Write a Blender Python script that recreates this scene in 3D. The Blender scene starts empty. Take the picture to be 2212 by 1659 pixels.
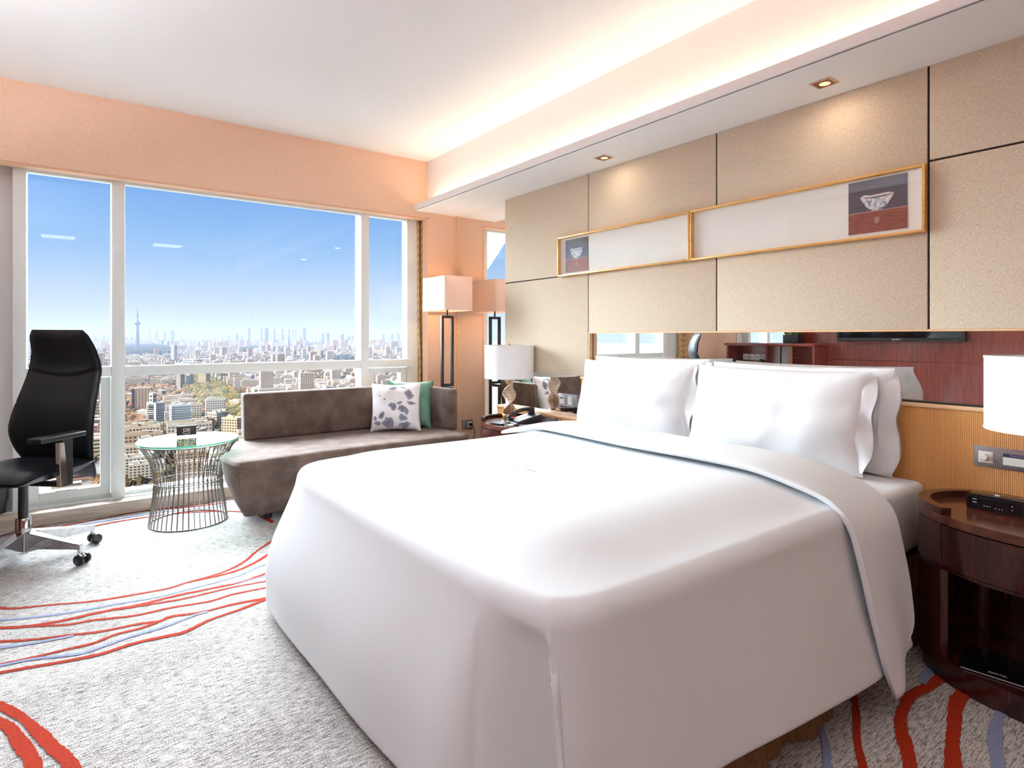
import bpy, bmesh, math, random
from math import sin, cos, pi, radians, atan, sqrt, degrees, exp
from mathutils import Vector, Matrix, noise

SC = bpy.context.scene
COL = SC.collection
rnd = random.Random(7)

# ------------------------------------------------------------------ camera
F = 1270.0; HY = 727.0; TH = atan(946 / 1270); CS, CC = sin(TH), cos(TH); HZ = 1.2
cam = bpy.data.cameras.new('camera'); co = bpy.data.objects.new('camera', cam); COL.objects.link(co)
cam.sensor_fit = 'HORIZONTAL'; cam.sensor_width = 36.0
cam.lens = 36.0 * F / 2212
cam.shift_y = -(829.5 - HY) / 2212
cam.clip_start = 0.05; cam.clip_end = 60000
co.location = (0, 0, HZ); co.rotation_euler = (pi / 2, 0, -TH)
SC.camera = co

# ------------------------------------------------------------------ colour management
SC.view_settings.view_transform = 'Standard'; SC.view_settings.look = 'None'
SC.view_settings.exposure = 0.25; SC.view_settings.gamma = 1.0
SC.view_settings.use_curve_mapping = False
SC.cycles.use_denoising = True
SC.cycles.max_bounces = 10; SC.cycles.diffuse_bounces = 6; SC.cycles.glossy_bounces = 5
SC.cycles.transmission_bounces = 6; SC.cycles.transparent_max_bounces = 16
SC.cycles.volume_bounces = 0
SC.cycles.sample_clamp_indirect = 6.0
SC.cycles.caustics_reflective = True; SC.cycles.blur_glossy = 0.5; SC.cycles.caustics_refractive = False


def lin(r, g, b):
    f = lambda c: (c / 255) / 12.92 if c / 255 <= .04045 else ((c / 255 + .055) / 1.055) ** 2.4
    return (f(r), f(g), f(b), 1)


# ------------------------------------------------------------------ world (clear winter sky)
W = bpy.data.worlds.new('sky'); SC.world = W; W.use_nodes = True
nt = W.node_tree; nt.nodes.clear()
wo = nt.nodes.new('ShaderNodeOutputWorld'); bg = nt.nodes.new('ShaderNodeBackground')
tc = nt.nodes.new('ShaderNodeTexCoord'); sx = nt.nodes.new('ShaderNodeSeparateXYZ'); cr = nt.nodes.new('ShaderNodeValToRGB')
nt.links.new(tc.outputs['Generated'], sx.inputs[0]); nt.links.new(sx.outputs['Z'], cr.inputs[0])
nt.links.new(cr.outputs[0], bg.inputs[0]); nt.links.new(bg.outputs[0], wo.inputs[0])
el = cr.color_ramp.elements
el[0].position = 0.0; el[0].color = lin(214, 224, 248)
el[1].position = 1.0; el[1].color = lin(60, 118, 215)
for p, c in ((.03, lin(212, 226, 250)), (.07, lin(196, 219, 252)), (.12, lin(165, 205, 252)), (.17, lin(142, 190, 248)), (.22, lin(124, 176, 244)), (.29, lin(104, 160, 238)), (.5, lin(80, 138, 228))):
    e = el.new(p); e.color = c
bg.inputs[1].default_value = 0.84


def sun(name, to_sun, e, angle, col):
    l = bpy.data.lights.new(name, 'SUN'); l.energy = e; l.angle = radians(angle); l.color = col
    o = bpy.data.objects.new(name, l); COL.objects.link(o)
    o.rotation_euler = Vector(to_sun).to_track_quat('Z', 'Y').to_euler(); o.location = (0, 40, 60)
    return o


sun('sunlight', (-.80, -.42, .52), 11.0, 0.6, (1, .90, .74))
sun('added_soft_sun', (-.05, .90, .42), 46.0, 70, (.83, .92, 1))  # added second sun, very soft, brightens the room through the window


def area(name, loc, sx_, sy_, power, col, rot=(0, 0, 0)):
    l = bpy.data.lights.new(name, 'AREA'); l.shape = 'RECTANGLE'; l.size = sx_; l.size_y = sy_
    l.energy = power; l.color = col
    o = bpy.data.objects.new(name, l); COL.objects.link(o); o.location = loc; o.rotation_euler = rot
    return o


def point(name, loc, r, power, col):
    l = bpy.data.lights.new(name, 'POINT'); l.shadow_soft_size = r; l.energy = power; l.color = col
    o = bpy.data.objects.new(name, l); COL.objects.link(o); o.location = loc
    return o


ROOM_L = -1.25; ROOM_B = -2.6; YW = 4.76; XM = 2.90; XP = 2.86; ZC = 2.79; ZS = 2.33
# fill lights added on the unseen ceiling behind the camera (housings built below)
FILL_LIGHTS = [(-.2, -1.8), (1.3, -1.8)]
for i, (x, y) in enumerate(FILL_LIGHTS):
    area('added_fill_lamp', (x, y, ZC - .012), .42, .42, 3.0, (.97, .98, 1))
# neutral fill uplight added to brighten the ceiling, behind an added cornice
area('added_fill_uplight', (-1.17, 1.2, 1.96), .06, 3.6, 125, (.88, .95, 1), (pi, 0, 0))
# warm LED strip in the cove
area('cove_strip_light', (2.515, .95, ZS + .035), .05, 7.3, 10, (1, .79, .58), (pi, 0, 0))


# ------------------------------------------------------------------ helpers
MATS = {}


def mat(name, col, rough=.5, metal=0, spec=.5, **k):
    if name in MATS: return MATS[name]
    m = bpy.data.materials.new(name); m.use_nodes = True; MATS[name] = m
    n = m.node_tree.nodes; b = n['Principled BSDF']
    b.inputs['Base Color'].default_value = col; b.inputs['Roughness'].default_value = rough
    b.inputs['Metallic'].default_value = metal; b.inputs['Specular IOR Level'].default_value = spec
    for kk, v in k.items():
        b.inputs[kk.replace('_', ' ')].default_value = v
    return m


def N(m, typ, **k):
    n = m.node_tree.nodes.new(typ)
    for a, v in k.items():
        if a in ('operation', 'blend_type', 'data_type', 'noise_dimensions', 'feature', 'wave_type', 'bands_direction', 'wave_profile', 'interpolation_type', 'distance', 'clamp', 'invert'):
            setattr(n, a, v)
        else:
            n.inputs[a.replace('_', ' ')].default_value = v
    return n


def L(m, a, b): m.node_tree.links.new(a, b)


def coords(m, scale=(1, 1, 1), kind='Object', rot=(0, 0, 0)):
    t = m.node_tree.nodes.new('ShaderNodeTexCoord'); mp = m.node_tree.nodes.new('ShaderNodeMapping')
    mp.inputs['Scale'].default_value = scale; mp.inputs['Rotation'].default_value = rot
    L(m, t.outputs[kind], mp.inputs[0]); return mp.outputs[0]


def ramp(m, src, stops):
    r = m.node_tree.nodes.new('ShaderNodeValToRGB'); L(m, src, r.inputs[0])
    e = r.color_ramp.elements
    e[0].position, e[0].color = stops[0]; e[1].position, e[1].color = stops[-1]
    for p, c in stops[1:-1]:
        q = e.new(p); q.color = c
    return r.outputs[0]


def noisy(name, stops, scale=(1, 1, 1), nscale=20, detail=4, rough=.6, bump=0, bumpdist=.002, spec=.5, metal=0, kind='Object', **k):
    """material whose colour runs over a noise ramp, with optional bump"""
    if name in MATS: return MATS[name]
    m = mat(name, stops[0][1], rough, metal, spec, **k)
    c = coords(m, scale, kind)
    n = N(m, 'ShaderNodeTexNoise', Scale=nscale, Detail=detail); L(m, c, n.inputs['Vector'])
    b = m.node_tree.nodes['Principled BSDF']
    L(m, ramp(m, n.outputs[0], stops), b.inputs['Base Color'])
    if bump:
        bp = N(m, 'ShaderNodeBump', Strength=bump, Distance=bumpdist); L(m, n.outputs[0], bp.inputs['Height']); L(m, bp.outputs[0], b.inputs['Normal'])
    return m


def g(c, a=1.0): return (c[0] * a, c[1] * a, c[2] * a, 1)


def link(name, me, m=None, parent=None, loc=None, rot=None):
    o = bpy.data.objects.new(name, me); COL.objects.link(o)
    if m is not None and not me.materials: me.materials.append(m)
    if parent is not None: o.parent = parent
    if loc is not None: o.location = loc
    if rot is not None: o.rotation_euler = rot
    return o


def tag(o, label=None, cat=None, group=None, kind=None):
    if label: o['label'] = label
    if cat: o['category'] = cat
    if group: o['group'] = group
    if kind: o['kind'] = kind
    return o


def empty(name, loc=(0, 0, 0), rz=0):
    o = bpy.data.objects.new(name, None); COL.objects.link(o); o.location = loc; o.rotation_euler = (0, 0, rz)
    o.empty_display_size = .1
    return o


def fin(bm, name='mesh', smooth=None):
    me = bpy.data.meshes.new(name); bmesh.ops.recalc_face_normals(bm, faces=bm.faces); bm.to_mesh(me); bm.free()
    if smooth is not None:
        me.shade_smooth(); me.set_sharp_from_angle(angle=radians(smooth))
    return me


def pyd(v, f, smooth=None, name='mesh'):
    me = bpy.data.meshes.new(name); me.from_pydata([tuple(a) for a in v], [], f); me.update()
    if smooth is not None:
        me.shade_smooth(); me.set_sharp_from_angle(angle=radians(smooth))
    return me


def add_box(bm, x0, x1, y0, y1, z0, z1, bev=0, seg=2, M=None):
    r = bmesh.ops.create_cube(bm, size=1)
    vs = r['verts']
    for v in vs:
        v.co = Vector(((x0 + x1) / 2 + v.co.x * (x1 - x0), (y0 + y1) / 2 + v.co.y * (y1 - y0), (z0 + z1) / 2 + v.co.z * (z1 - z0)))
    if bev:
        es = {e for v in vs for e in v.link_edges}
        r2 = bmesh.ops.bevel(bm, geom=list(es), offset=bev, segments=seg, affect='EDGES', profile=.6)
        vs = list({v for v in r2['verts']} | {v for v in vs if v.is_valid})
    if M is not None:
        for v in vs: v.co = M @ v.co
    return vs


def box(x0, x1, y0, y1, z0, z1, bev=0, seg=2, M=None, smooth=None):
    bm = bmesh.new(); add_box(bm, x0, x1, y0, y1, z0, z1, bev, seg, M)
    return fin(bm, 'box', (35 if bev else None) if smooth is None else smooth)


def boxes(lst, bev=0, seg=2):
    bm = bmesh.new()
    for b in lst: add_box(bm, *b, bev=bev, seg=seg)
    return fin(bm, 'boxes', 35 if bev else None)


def lathe(prof, seg=32, cap=True, loc=(0, 0, 0), smooth=40):
    v = []; f = []
    n = len(prof)
    for i in range(seg):
        a = 2 * pi * i / seg
        for r, z in prof: v.append((loc[0] + r * cos(a), loc[1] + r * sin(a), loc[2] + z))
    for i in range(seg):
        j = (i + 1) % seg
        for k in range(n - 1):
            f.append((i * n + k, j * n + k, j * n + k + 1, i * n + k + 1))
    if cap:
        if prof[0][0] > 1e-6: f.append(tuple(i * n for i in reversed(range(seg))))
        if prof[-1][0] > 1e-6: f.append(tuple(i * n + n - 1 for i in range(seg)))
    bm = bmesh.new(); me = pyd(v, f); bm.from_mesh(me); bmesh.ops.remove_doubles(bm, verts=bm.verts, dist=1e-6)
    return fin(bm, 'lathe', smooth)


def tube(bm, pts, r, seg=8, closed=False):
    pts = [Vector(p) for p in pts]; n = len(pts); rings = []
    up = Vector((0, 0, 1))
    for i, p in enumerate(pts):
        if closed: d = pts[(i + 1) % n] - pts[i - 1]
        else: d = pts[min(i + 1, n - 1)] - pts[max(i - 1, 0)]
        d.normalize()
        u = up if abs(d.z) < .95 else Vector((1, 0, 0))
        a = d.cross(u).normalized(); b = d.cross(a).normalized()
        rr = r[i] if isinstance(r, (list, tuple)) else r
        rings.append([bm.verts.new(p + (a * cos(2 * pi * k / seg) + b * sin(2 * pi * k / seg)) * rr) for k in range(seg)])
    for i in range(n if closed else n - 1):
        A, B = rings[i], rings[(i + 1) % n]
        for k in range(seg):
            bm.faces.new((A[k], A[(k + 1) % seg], B[(k + 1) % seg], B[k]))
    if not closed:
        bm.faces.new(list(reversed(rings[0]))); bm.faces.new(rings[-1])


def tubes(lst, seg=8):
    bm = bmesh.new()
    for a in lst: tube(bm, a[0], a[1], seg, *(a[2:] or ()))
    return fin(bm, 'tube', 50)


def prism(poly, z0, z1, smooth=None, bev=0):
    """vertical prism over a polygon of (x,y)"""
    bm = bmesh.new()
    a = [bm.verts.new((x, y, z0)) for x, y in poly]; b = [bm.verts.new((x, y, z1)) for x, y in poly]
    n = len(poly)
    bm.faces.new(list(reversed(a))); bm.faces.new(b)
    for i in range(n): bm.faces.new((a[i], a[(i + 1) % n], b[(i + 1) % n], b[i]))
    if bev:
        es = [e for e in bm.edges if abs(e.verts[0].co.z - e.verts[1].co.z) < 1e-6]
        bmesh.ops.bevel(bm, geom=es, offset=bev, segments=2, affect='EDGES')
    return fin(bm, 'prism', smooth)


def grid_mesh(fn, nu, nv, closed_u=False, smooth=60):
    v = [fn(i / (nu if closed_u else nu - 1), j / (nv - 1)) for j in range(nv) for i in range(nu)]
    f = []
    for j in range(nv - 1):
        for i in range(nu if closed_u else nu - 1):
            i2 = (i + 1) % nu
            f.append((j * nu + i, j * nu + i2, (j + 1) * nu + i2, (j + 1) * nu + i))
    return pyd(v, f, smooth)


def interp(x, tab):
    if x <= tab[0][0]: return tab[0][1]
    for (a, b), (c, d) in zip(tab, tab[1:]):
        if x <= c: return b + (d - b) * (x - a) / (c - a)
    return tab[-1][1]


def smooth_interp(x, tab):
    if x <= tab[0][0]: return tab[0][1]
    for (a, b), (c, d) in zip(tab, tab[1:]):
        if x <= c:
            t = (x - a) / (c - a); t = t * t * (3 - 2 * t); return b + (d - b) * t
    return tab[-1][1]


def crv(x, tab):
    # smooth curve through the table (Catmull-Rom with uneven steps)
    n = len(tab)
    if x <= tab[0][0]: return tab[0][1]
    if x >= tab[-1][0]: return tab[-1][1]
    for i in range(n - 1):
        if x <= tab[i + 1][0]: break
    x1, y1 = tab[i]; x2, y2 = tab[i + 1]; h_ = x2 - x1; t = (x - x1) / h_
    m1 = (y2 - tab[i - 1][1]) / (x2 - tab[i - 1][0]) if i else (y2 - y1) / h_
    m2 = (tab[i + 2][1] - y1) / (tab[i + 2][0] - x1) if i + 2 < n else (y2 - y1) / h_
    return (2 * t ** 3 - 3 * t * t + 1) * y1 + (t ** 3 - 2 * t * t + t) * h_ * m1 + (-2 * t ** 3 + 3 * t * t) * y2 + (t ** 3 - t * t) * h_ * m2


def pix(u, v, z=None, X=None, Y=None):
    """survey point: where the sight line through a photograph pixel meets a plane of the room"""
    r = (u - 1106) / F; up = (HY - v) / F; d = Vector((CS + r * CC, CC - r * CS, up))
    if z is not None: t = (z - HZ) / up
    elif X is not None: t = X / d.x
    else: t = Y / d.y
    return Vector((0, 0, HZ)) + d * t


def text(body, size, mtl, name, parent, M, extrude=.0004):
    c = bpy.data.curves.new(name, 'FONT'); c.body = body; c.size = size; c.extrude = extrude
    c.align_x = 'CENTER'; c.align_y = 'CENTER'
    o = bpy.data.objects.new('tmp', c); COL.objects.link(o)
    dg = bpy.context.evaluated_depsgraph_get(); me = bpy.data.meshes.new_from_object(o.evaluated_get(dg))
    bpy.data.objects.remove(o)
    me.transform(M); me.materials.clear()
    return link(name, me, mtl, parent)


def copy_tree(o, parent=None):
    c = o.copy(); COL.objects.link(c)
    if parent is not None: c.parent = parent
    for ch in list(o.children): copy_tree(ch, c)
    return c


# ------------------------------------------------------------------ materials
M_ceil = mat('ceiling_paint', lin(246, 246, 246), .9, spec=.2)
M_white = mat('white_paint', lin(238, 240, 240), .5, spec=.4)
M_frame = mat('window_frame_white', lin(232, 238, 236), .35)
M_wall = noisy('peach_wallpaper', [(.3, lin(222, 180, 152)), (.7, lin(240, 204, 178))], nscale=260, detail=2, rough=.75, bump=.25, bumpdist=.001, spec=.25)
M_reveal = mat('peach_trim', lin(232, 190, 160), .6)
M_mirror = mat('mirror_silver', (.93, .95, .94, 1), .0, 1.0)
M_dark = mat('dark_joint', lin(46, 36, 28), .9)
M_gold = noisy('gold_leaf_wood', [(.3, lin(202, 150, 76)), (.7, lin(228, 182, 112))], nscale=14, scale=(1, 1, 6), rough=.35, metal=.25)
M_chrome = mat('polished_chrome', (.58, .58, .60, 1), .09, 1.0)
M_steel = mat('nickel_wire', (.26, .24, .22, 1), .3, 1.0)
M_brushed = mat('brushed_metal', (.40, .39, .40, 1), .38, 1.0)
M_blackp = mat('black_plastic', (.012, .012, .013, 1), .35)
M_blackg = mat('black_gloss', (.006, .006, .007, 1), .08)
M_whitep = mat('white_plastic', lin(236, 236, 230), .35)
M_blackm = mat('black_metal', (.018, .02, .02, 1), .4)
M_shade = mat('white_lamp_fabric', lin(240, 240, 240), .8, spec=.2, Subsurface_Weight=0.0)
M_trimwood = noisy('light_wood_trim', [(.3, lin(222, 178, 130)), (.7, lin(240, 205, 165))], nscale=8, scale=(1, 1, 10), rough=.4)

# beige linen of the wall panels
M_linen = mat('beige_linen', lin(190, 172, 150), .85, spec=.2)
c1 = coords(M_linen, (1, 16, 110)); n1 = N(M_linen, 'ShaderNodeTexNoise', Scale=6, Detail=2); L(M_linen, c1, n1.inputs['Vector'])
c2 = coords(M_linen, (1, 110, 16)); n2 = N(M_linen, 'ShaderNodeTexNoise', Scale=6, Detail=2); L(M_linen, c2, n2.inputs['Vector'])
ad = N(M_linen, 'ShaderNodeMath', operation='ADD'); L(M_linen, n1.outputs[0], ad.inputs[0]); L(M_linen, n2.outputs[0], ad.inputs[1])
hf = N(M_linen, 'ShaderNodeMath', operation='MULTIPLY'); L(M_linen, ad.outputs[0], hf.inputs[0]); hf.inputs[1].default_value = .5
L(M_linen, ramp(M_linen, hf.outputs[0], [(.32, lin(182, 166, 142)), (.68, lin(232, 218, 196))]), M_linen.node_tree.nodes['Principled BSDF'].inputs['Base Color'])
bp = N(M_linen, 'ShaderNodeBump', Strength=.35, Distance=.001); L(M_linen, hf.outputs[0], bp.inputs['Height']); L(M_linen, bp.outputs[0], M_linen.node_tree.nodes['Principled BSDF'].inputs['Normal'])

# ribbed honey-coloured headboard cloth (ribs along Z)
M_rib = mat('ribbed_honey_fabric', lin(214, 152, 84), .7, spec=.3)
cc = coords(M_rib); w1 = N(M_rib, 'ShaderNodeTexWave', wave_type='BANDS', bands_direction='Y', Scale=52, Distortion=.4, Detail=1); L(M_rib, cc, w1.inputs['Vector'])
L(M_rib, ramp(M_rib, w1.outputs[1], [(.1, lin(186, 122, 60)), (.75, lin(228, 172, 108))]), M_rib.node_tree.nodes['Principled BSDF'].inputs['Base Color'])
bp = N(M_rib, 'ShaderNodeBump', Strength=.6, Distance=.002); L(M_rib, w1.outputs[1], bp.inputs['Height']); L(M_rib, bp.outputs[0], M_rib.node_tree.nodes['Principled BSDF'].inputs['Normal'])

# mahogany
def wood(name, dark, light, scale, rough=.2, coat=.4):
    m = mat(name, light, rough, Coat_Weight=coat, Coat_Roughness=.1)
    c = coords(m, scale); n = N(m, 'ShaderNodeTexNoise', Scale=5, Detail=8, Distortion=.6); L(m, c, n.inputs['Vector'])
    L(m, ramp(m, n.outputs[0], [(.35, dark), (.65, light)]), m.node_tree.nodes['Principled BSDF'].inputs['Base Color'])
    return m


M_maho = wood('dark_mahogany', (.020, .004, .004, 1), (.055, .011, .008, 1), (10, 10, .8))
M_mahot = wood('mahogany_top', (.06, .016, .009, 1), (.115, .034, .018, 1), (8, 1, 8))
M_panelwood = wood('red_wood_panelling', (.13, .022, .015, 1), (.24, .045, .03, 1), (8, 14, .8), .3)

# bed linen
M_sheet = mat('white_bed_linen', lin(224, 229, 232), .85, spec=.15)
c = coords(M_sheet); nn = N(M_sheet, 'ShaderNodeTexNoise', Scale=3.0, Detail=3); L(M_sheet, c, nn.inputs['Vector'])
bp = N(M_sheet, 'ShaderNodeBump', Strength=.12, Distance=.02); L(M_sheet, nn.outputs[0], bp.inputs['Height']); L(M_sheet, bp.outputs[0], M_sheet.node_tree.nodes['Principled BSDF'].inputs['Normal'])
M_pillow = mat('white_pillow_cotton', lin(230, 233, 235), .85, spec=.15)
c = coords(M_pillow); nn = N(M_pillow, 'ShaderNodeTexNoise', Scale=7.0, Detail=3, Distortion=.5); L(M_pillow, c, nn.inputs['Vector'])
bp = N(M_pillow, 'ShaderNodeBump', Strength=.25, Distance=.02); L(M_pillow, nn.outputs[0], bp.inputs['Height']); L(M_pillow, bp.outputs[0], M_pillow.node_tree.nodes['Principled BSDF'].inputs['Normal'])
M_skirt = noisy('brown_gathered_cloth', [(.3, lin(96, 66, 36)), (.7, lin(128, 92, 54))], nscale=30, scale=(6, 6, 1), rough=.7)

# taupe velvet of the sofa
M_velvet = mat('taupe_velvet', lin(120, 98, 88), .85, spec=.2, Sheen_Weight=.12, Sheen_Roughness=.5)
c = coords(M_velvet); n1 = N(M_velvet, 'ShaderNodeTexNoise', Scale=9, Detail=6); L(M_velvet, c, n1.inputs['Vector'])
n2 = N(M_velvet, 'ShaderNodeTexNoise', Scale=90, Detail=3); L(M_velvet, c, n2.inputs['Vector'])
mx = N(M_velvet, 'ShaderNodeMath', operation='MULTIPLY_ADD'); L(M_velvet, n2.outputs[0], mx.inputs[0]); mx.inputs[1].default_value = .35; L(M_velvet, n1.outputs[0], mx.inputs[2])
L(M_velvet, ramp(M_velvet, mx.outputs[0], [(.42, lin(74, 59, 52)), (.62, lin(92, 75, 66)), (.95, lin(118, 98, 88))]), M_velvet.node_tree.nodes['Principled BSDF'].inputs['Base Color'])

M_green = noisy('sage_green_satin', [(.3, lin(74, 110, 90)), (.7, lin(104, 142, 120))], nscale=10, rough=.45, bump=.3, bumpdist=.02)
M_leather = noisy('black_leather', [(.3, (.006, .008, .011, 1)), (.7, (.012, .015, .019, 1))], nscale=160, rough=.4, bump=.12, bumpdist=.001, spec=.28)

# woven curtain with a trellis pattern
M_curtain = mat('gold_curtain', lin(176, 140, 84), .6)
c = coords(M_curtain, (1, 1, 1), rot=(radians(45), 0, radians(20))); w = N(M_curtain, 'ShaderNodeTexWave', wave_type='BANDS', bands_direction='Z', Scale=6, Distortion=1.5); L(M_curtain, c, w.inputs['Vector'])
L(M_curtain, ramp(M_curtain, w.outputs[1], [(.02, lin(140, 106, 60)), (.12, lin(206, 170, 116))]), M_curtain.node_tree.nodes['Principled BSDF'].inputs['Base Color'])
M_sheer = mat('white_sheer', lin(225, 230, 228), .8)

# carpet: pale heathered pile with short grey dashes running along X
M_carpet = mat('heather_carpet', lin(205, 200, 196), .95, spec=.1)
c = coords(M_carpet, (16, 110, 1)); na = N(M_carpet, 'ShaderNodeTexNoise', Scale=1.6, Detail=3, Roughness=.7); L(M_carpet, c, na.inputs['Vector'])
c = coords(M_carpet, (140, 240, 1)); nb = N(M_carpet, 'ShaderNodeTexNoise', Scale=1.6, Detail=1); L(M_carpet, c, nb.inputs['Vector'])
c = coords(M_carpet, (1.1, 2.6, 1)); nc = N(M_carpet, 'ShaderNodeTexNoise', Scale=1.2, Detail=2); L(M_carpet, c, nc.inputs['Vector'])
m1 = N(M_carpet, 'ShaderNodeMath', operation='MULTIPLY_ADD'); L(M_carpet, nb.outputs[0], m1.inputs[0]); m1.inputs[1].default_value = .75; L(M_carpet, na.outputs[0], m1.inputs[2])
m2 = N(M_carpet, 'ShaderNodeMath', operation='MULTIPLY_ADD'); L(M_carpet, nc.outputs[0], m2.inputs[0]); m2.inputs[1].default_value = .22; L(M_carpet, m1.outputs[0], m2.inputs[2])
L(M_carpet, ramp(M_carpet, m2.outputs[0], [(.84, lin(222, 216, 212)), (.98, lin(205, 198, 194)), (1.0, lin(205, 198, 194)), ]), M_carpet.node_tree.nodes['Principled BSDF'].inputs['Base Color'])
mr = N(M_carpet, 'ShaderNodeMapRange'); L(M_carpet, m2.outputs[0], mr.inputs[0]); mr.inputs[1].default_value = .80; mr.inputs[2].default_value = 1.22
L(M_carpet, ramp(M_carpet, mr.outputs[0], [(.0, lin(202, 198, 195)), (.42, lin(190, 186, 183)), (.56, lin(138, 133, 129)), (.85, lin(98, 93, 89))]), M_carpet.node_tree.nodes['Principled BSDF'].inputs['Base Color'])
bp = N(M_carpet, 'ShaderNodeBump', Strength=.3, Distance=.003); L(M_carpet, nb.outputs[0], bp.inputs['Height']); L(M_carpet, bp.outputs[0], M_carpet.node_tree.nodes['Principled BSDF'].inputs['Normal'])
M_red = noisy('carpet_rust_red', [(.3, lin(140, 38, 20)), (.7, lin(166, 54, 30))], nscale=200, rough=.95, spec=.1)
M_blue = noisy('carpet_dusty_blue', [(.3, lin(116, 124, 156)), (.7, lin(142, 150, 180))], nscale=200, rough=.95, spec=.1)
M_step = noisy('worn_timber_kerb', [(.35, lin(176, 160, 146)), (.65, lin(206, 192, 178))], nscale=5, scale=(1, 4, 8), rough=.6)


def glass(name, tint, gloss=.06):
    m = bpy.data.materials.new(name); m.use_nodes = True; n = m.node_tree.nodes; n.clear()
    out = n.new('ShaderNodeOutputMaterial'); mixn = n.new('ShaderNodeMixShader'); tr = n.new('ShaderNodeBsdfTransparent'); gl = n.new('ShaderNodeBsdfGlossy')
    fr = n.new('ShaderNodeFresnel'); fr.inputs[0].default_value = 1.45
    tr.inputs[0].default_value = tint; gl.inputs['Roughness'].default_value = 0.0; gl.inputs[0].default_value = (1, 1, 1, 1)
    ge = n.new('ShaderNodeNewGeometry'); iv = n.new('ShaderNodeMath'); iv.operation = 'SUBTRACT'; iv.inputs[0].default_value = 1.0; L(m, ge.outputs['Backfacing'], iv.inputs[1])
    mu = n.new('ShaderNodeMath'); mu.operation = 'MULTIPLY'; L(m, fr.outputs[0], mu.inputs[0]); L(m, iv.outputs[0], mu.inputs[1])
    L(m, mu.outputs[0], mixn.inputs[0]); L(m, tr.outputs[0], mixn.inputs[1]); L(m, gl.outputs[0], mixn.inputs[2]); L(m, mixn.outputs[0], out.inputs[0])
    return m


M_glass = glass('clear_pane', (.98, .99, .985, 1))
M_tglass = glass('pale_green_glass', (.80, .95, .90, 1))
M_gedge = mat('green_glass_edge', lin(96, 196, 160), .12, Alpha=1)


# ------------------------------------------------------------------ SETTING
def struct(name, me, m, parent=None, label=None):
    o = link(name, me, m, parent)
    if parent is None: o['kind'] = 'structure'
    if label and parent is None: o['label'] = label
    return o


floor = struct('floor', box(ROOM_L, XM + .1, ROOM_B, 5.2, -.05, 0), M_carpet, label='pale grey heathered carpet with rust and blue wavy lines')
ceiling = struct('ceiling', box(ROOM_L - .1, XM + .1, ROOM_B - .1, 5.2, ZC, ZC + .1), M_ceil, label='plain white ceiling')
wleft = struct('wall_left', box(ROOM_L - .1, ROOM_L, ROOM_B, 5.2, 0, ZC), M_wall, label='peach papered wall opposite the headboard')
struct('wall_back', box(ROOM_L - .1, XM + .1, ROOM_B - .1, ROOM_B, 0, ZC), M_panelwood, label='red wood wall at the entry end')
# window wall: lintel band above the opening and piers at both sides
OX0, OX1, OZ1 = -.80, 2.60, 2.285
ww = struct('wall_front', boxes([(ROOM_L, 2.98, YW, YW + .10, OZ1, ZC), (OX1, 2.98, YW, YW + .10, 0, OZ1), (ROOM_L, OX0, YW, YW + .1, 0, OZ1),
                                 (ROOM_L, 2.98, YW + .10, 5.2, 2.32, ZC), (2.66, 3.0, YW + .1, 5.2, 0, 2.32), (ROOM_L, OX0, YW + .1, 5.2, 0, 2.32)]), M_wall, label='peach papered window wall with deep band above the glass')
struct('trim_1', boxes([(OX1 - .018, OX1 + .002, YW - .006, YW + .09, .085, OZ1 - .012), (OX0, OX1, YW + .02, YW + .10, OZ1 - .014, OZ1 + .004)]), M_reveal, label='pale peach lining round the window opening')
# kerb under the window
kerb = struct('trim_2', boxes([(OX0, OX1 + .02, YW, YW + .16, 0, .084)], bev=.003), M_step, label='worn timber kerb below the window')
struct('trim_3', boxes([(OX0, OX1 + .04, YW + .105, 5.15, .072, .092)], bev=.003), M_frame, label='white metal sill on the kerb')

# headboard wall: mirror backing across the whole wall
wr = struct('wall_right', box(XM, XM + .1, ROOM_B, 5.2, 0, ZC), M_white, label='wall behind the bed')
mirror = struct('mirror', box(XM - .004, XM, -1.6, YW - .004, .02, ZS), M_mirror, wr)
mirror['label'] = 'wall mirror behind the fabric panels'
# vertical edge strip in the corner
struct('trim_4', box(XM - .012, XM - .004, YW - .02, YW, .0, ZS), M_trimwood, label='thin pale strip in the mirror corner')

seams = [3.94, 2.955, 1.94, .93, -.08, -1.09, -2.1]
G = .004
pan = []
backing = struct('panel_backing', boxes([(XP + .006, XM - .004, -2.1, 2.955, 1.232, ZS), (XP + .006, XM - .004, 2.955, 3.938, .925, ZS)]), M_dark, wr)
for i in range(6):
    y1, y0 = seams[i] - G, seams[i + 1] + G
    rows = [(.922, 1.64), (1.64, ZS)] if i == 0 else [(1.23, 1.64), (1.64, ZS)] if i == 1 else [(1.23, 1.78), (1.78, ZS)] if i == 2 else [(1.23, 1.932), (1.932, ZS)]
    for z0, z1 in rows:
        struct('fabric_panel', box(XP, XP + .03, y0, y1, z0 + (0 if z0 in (.922, 1.23) else G), z1 - (0 if z1 == ZS else G), bev=.004), M_linen, wr)
struct('panel_edge_strip', boxes([(XP - .002, XP + .03, -2.1, 2.95, 1.222, 1.230), (XP - .001, XP + .03, 2.943, 2.951, .925, 1.222)]), M_trimwood, wr)

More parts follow.
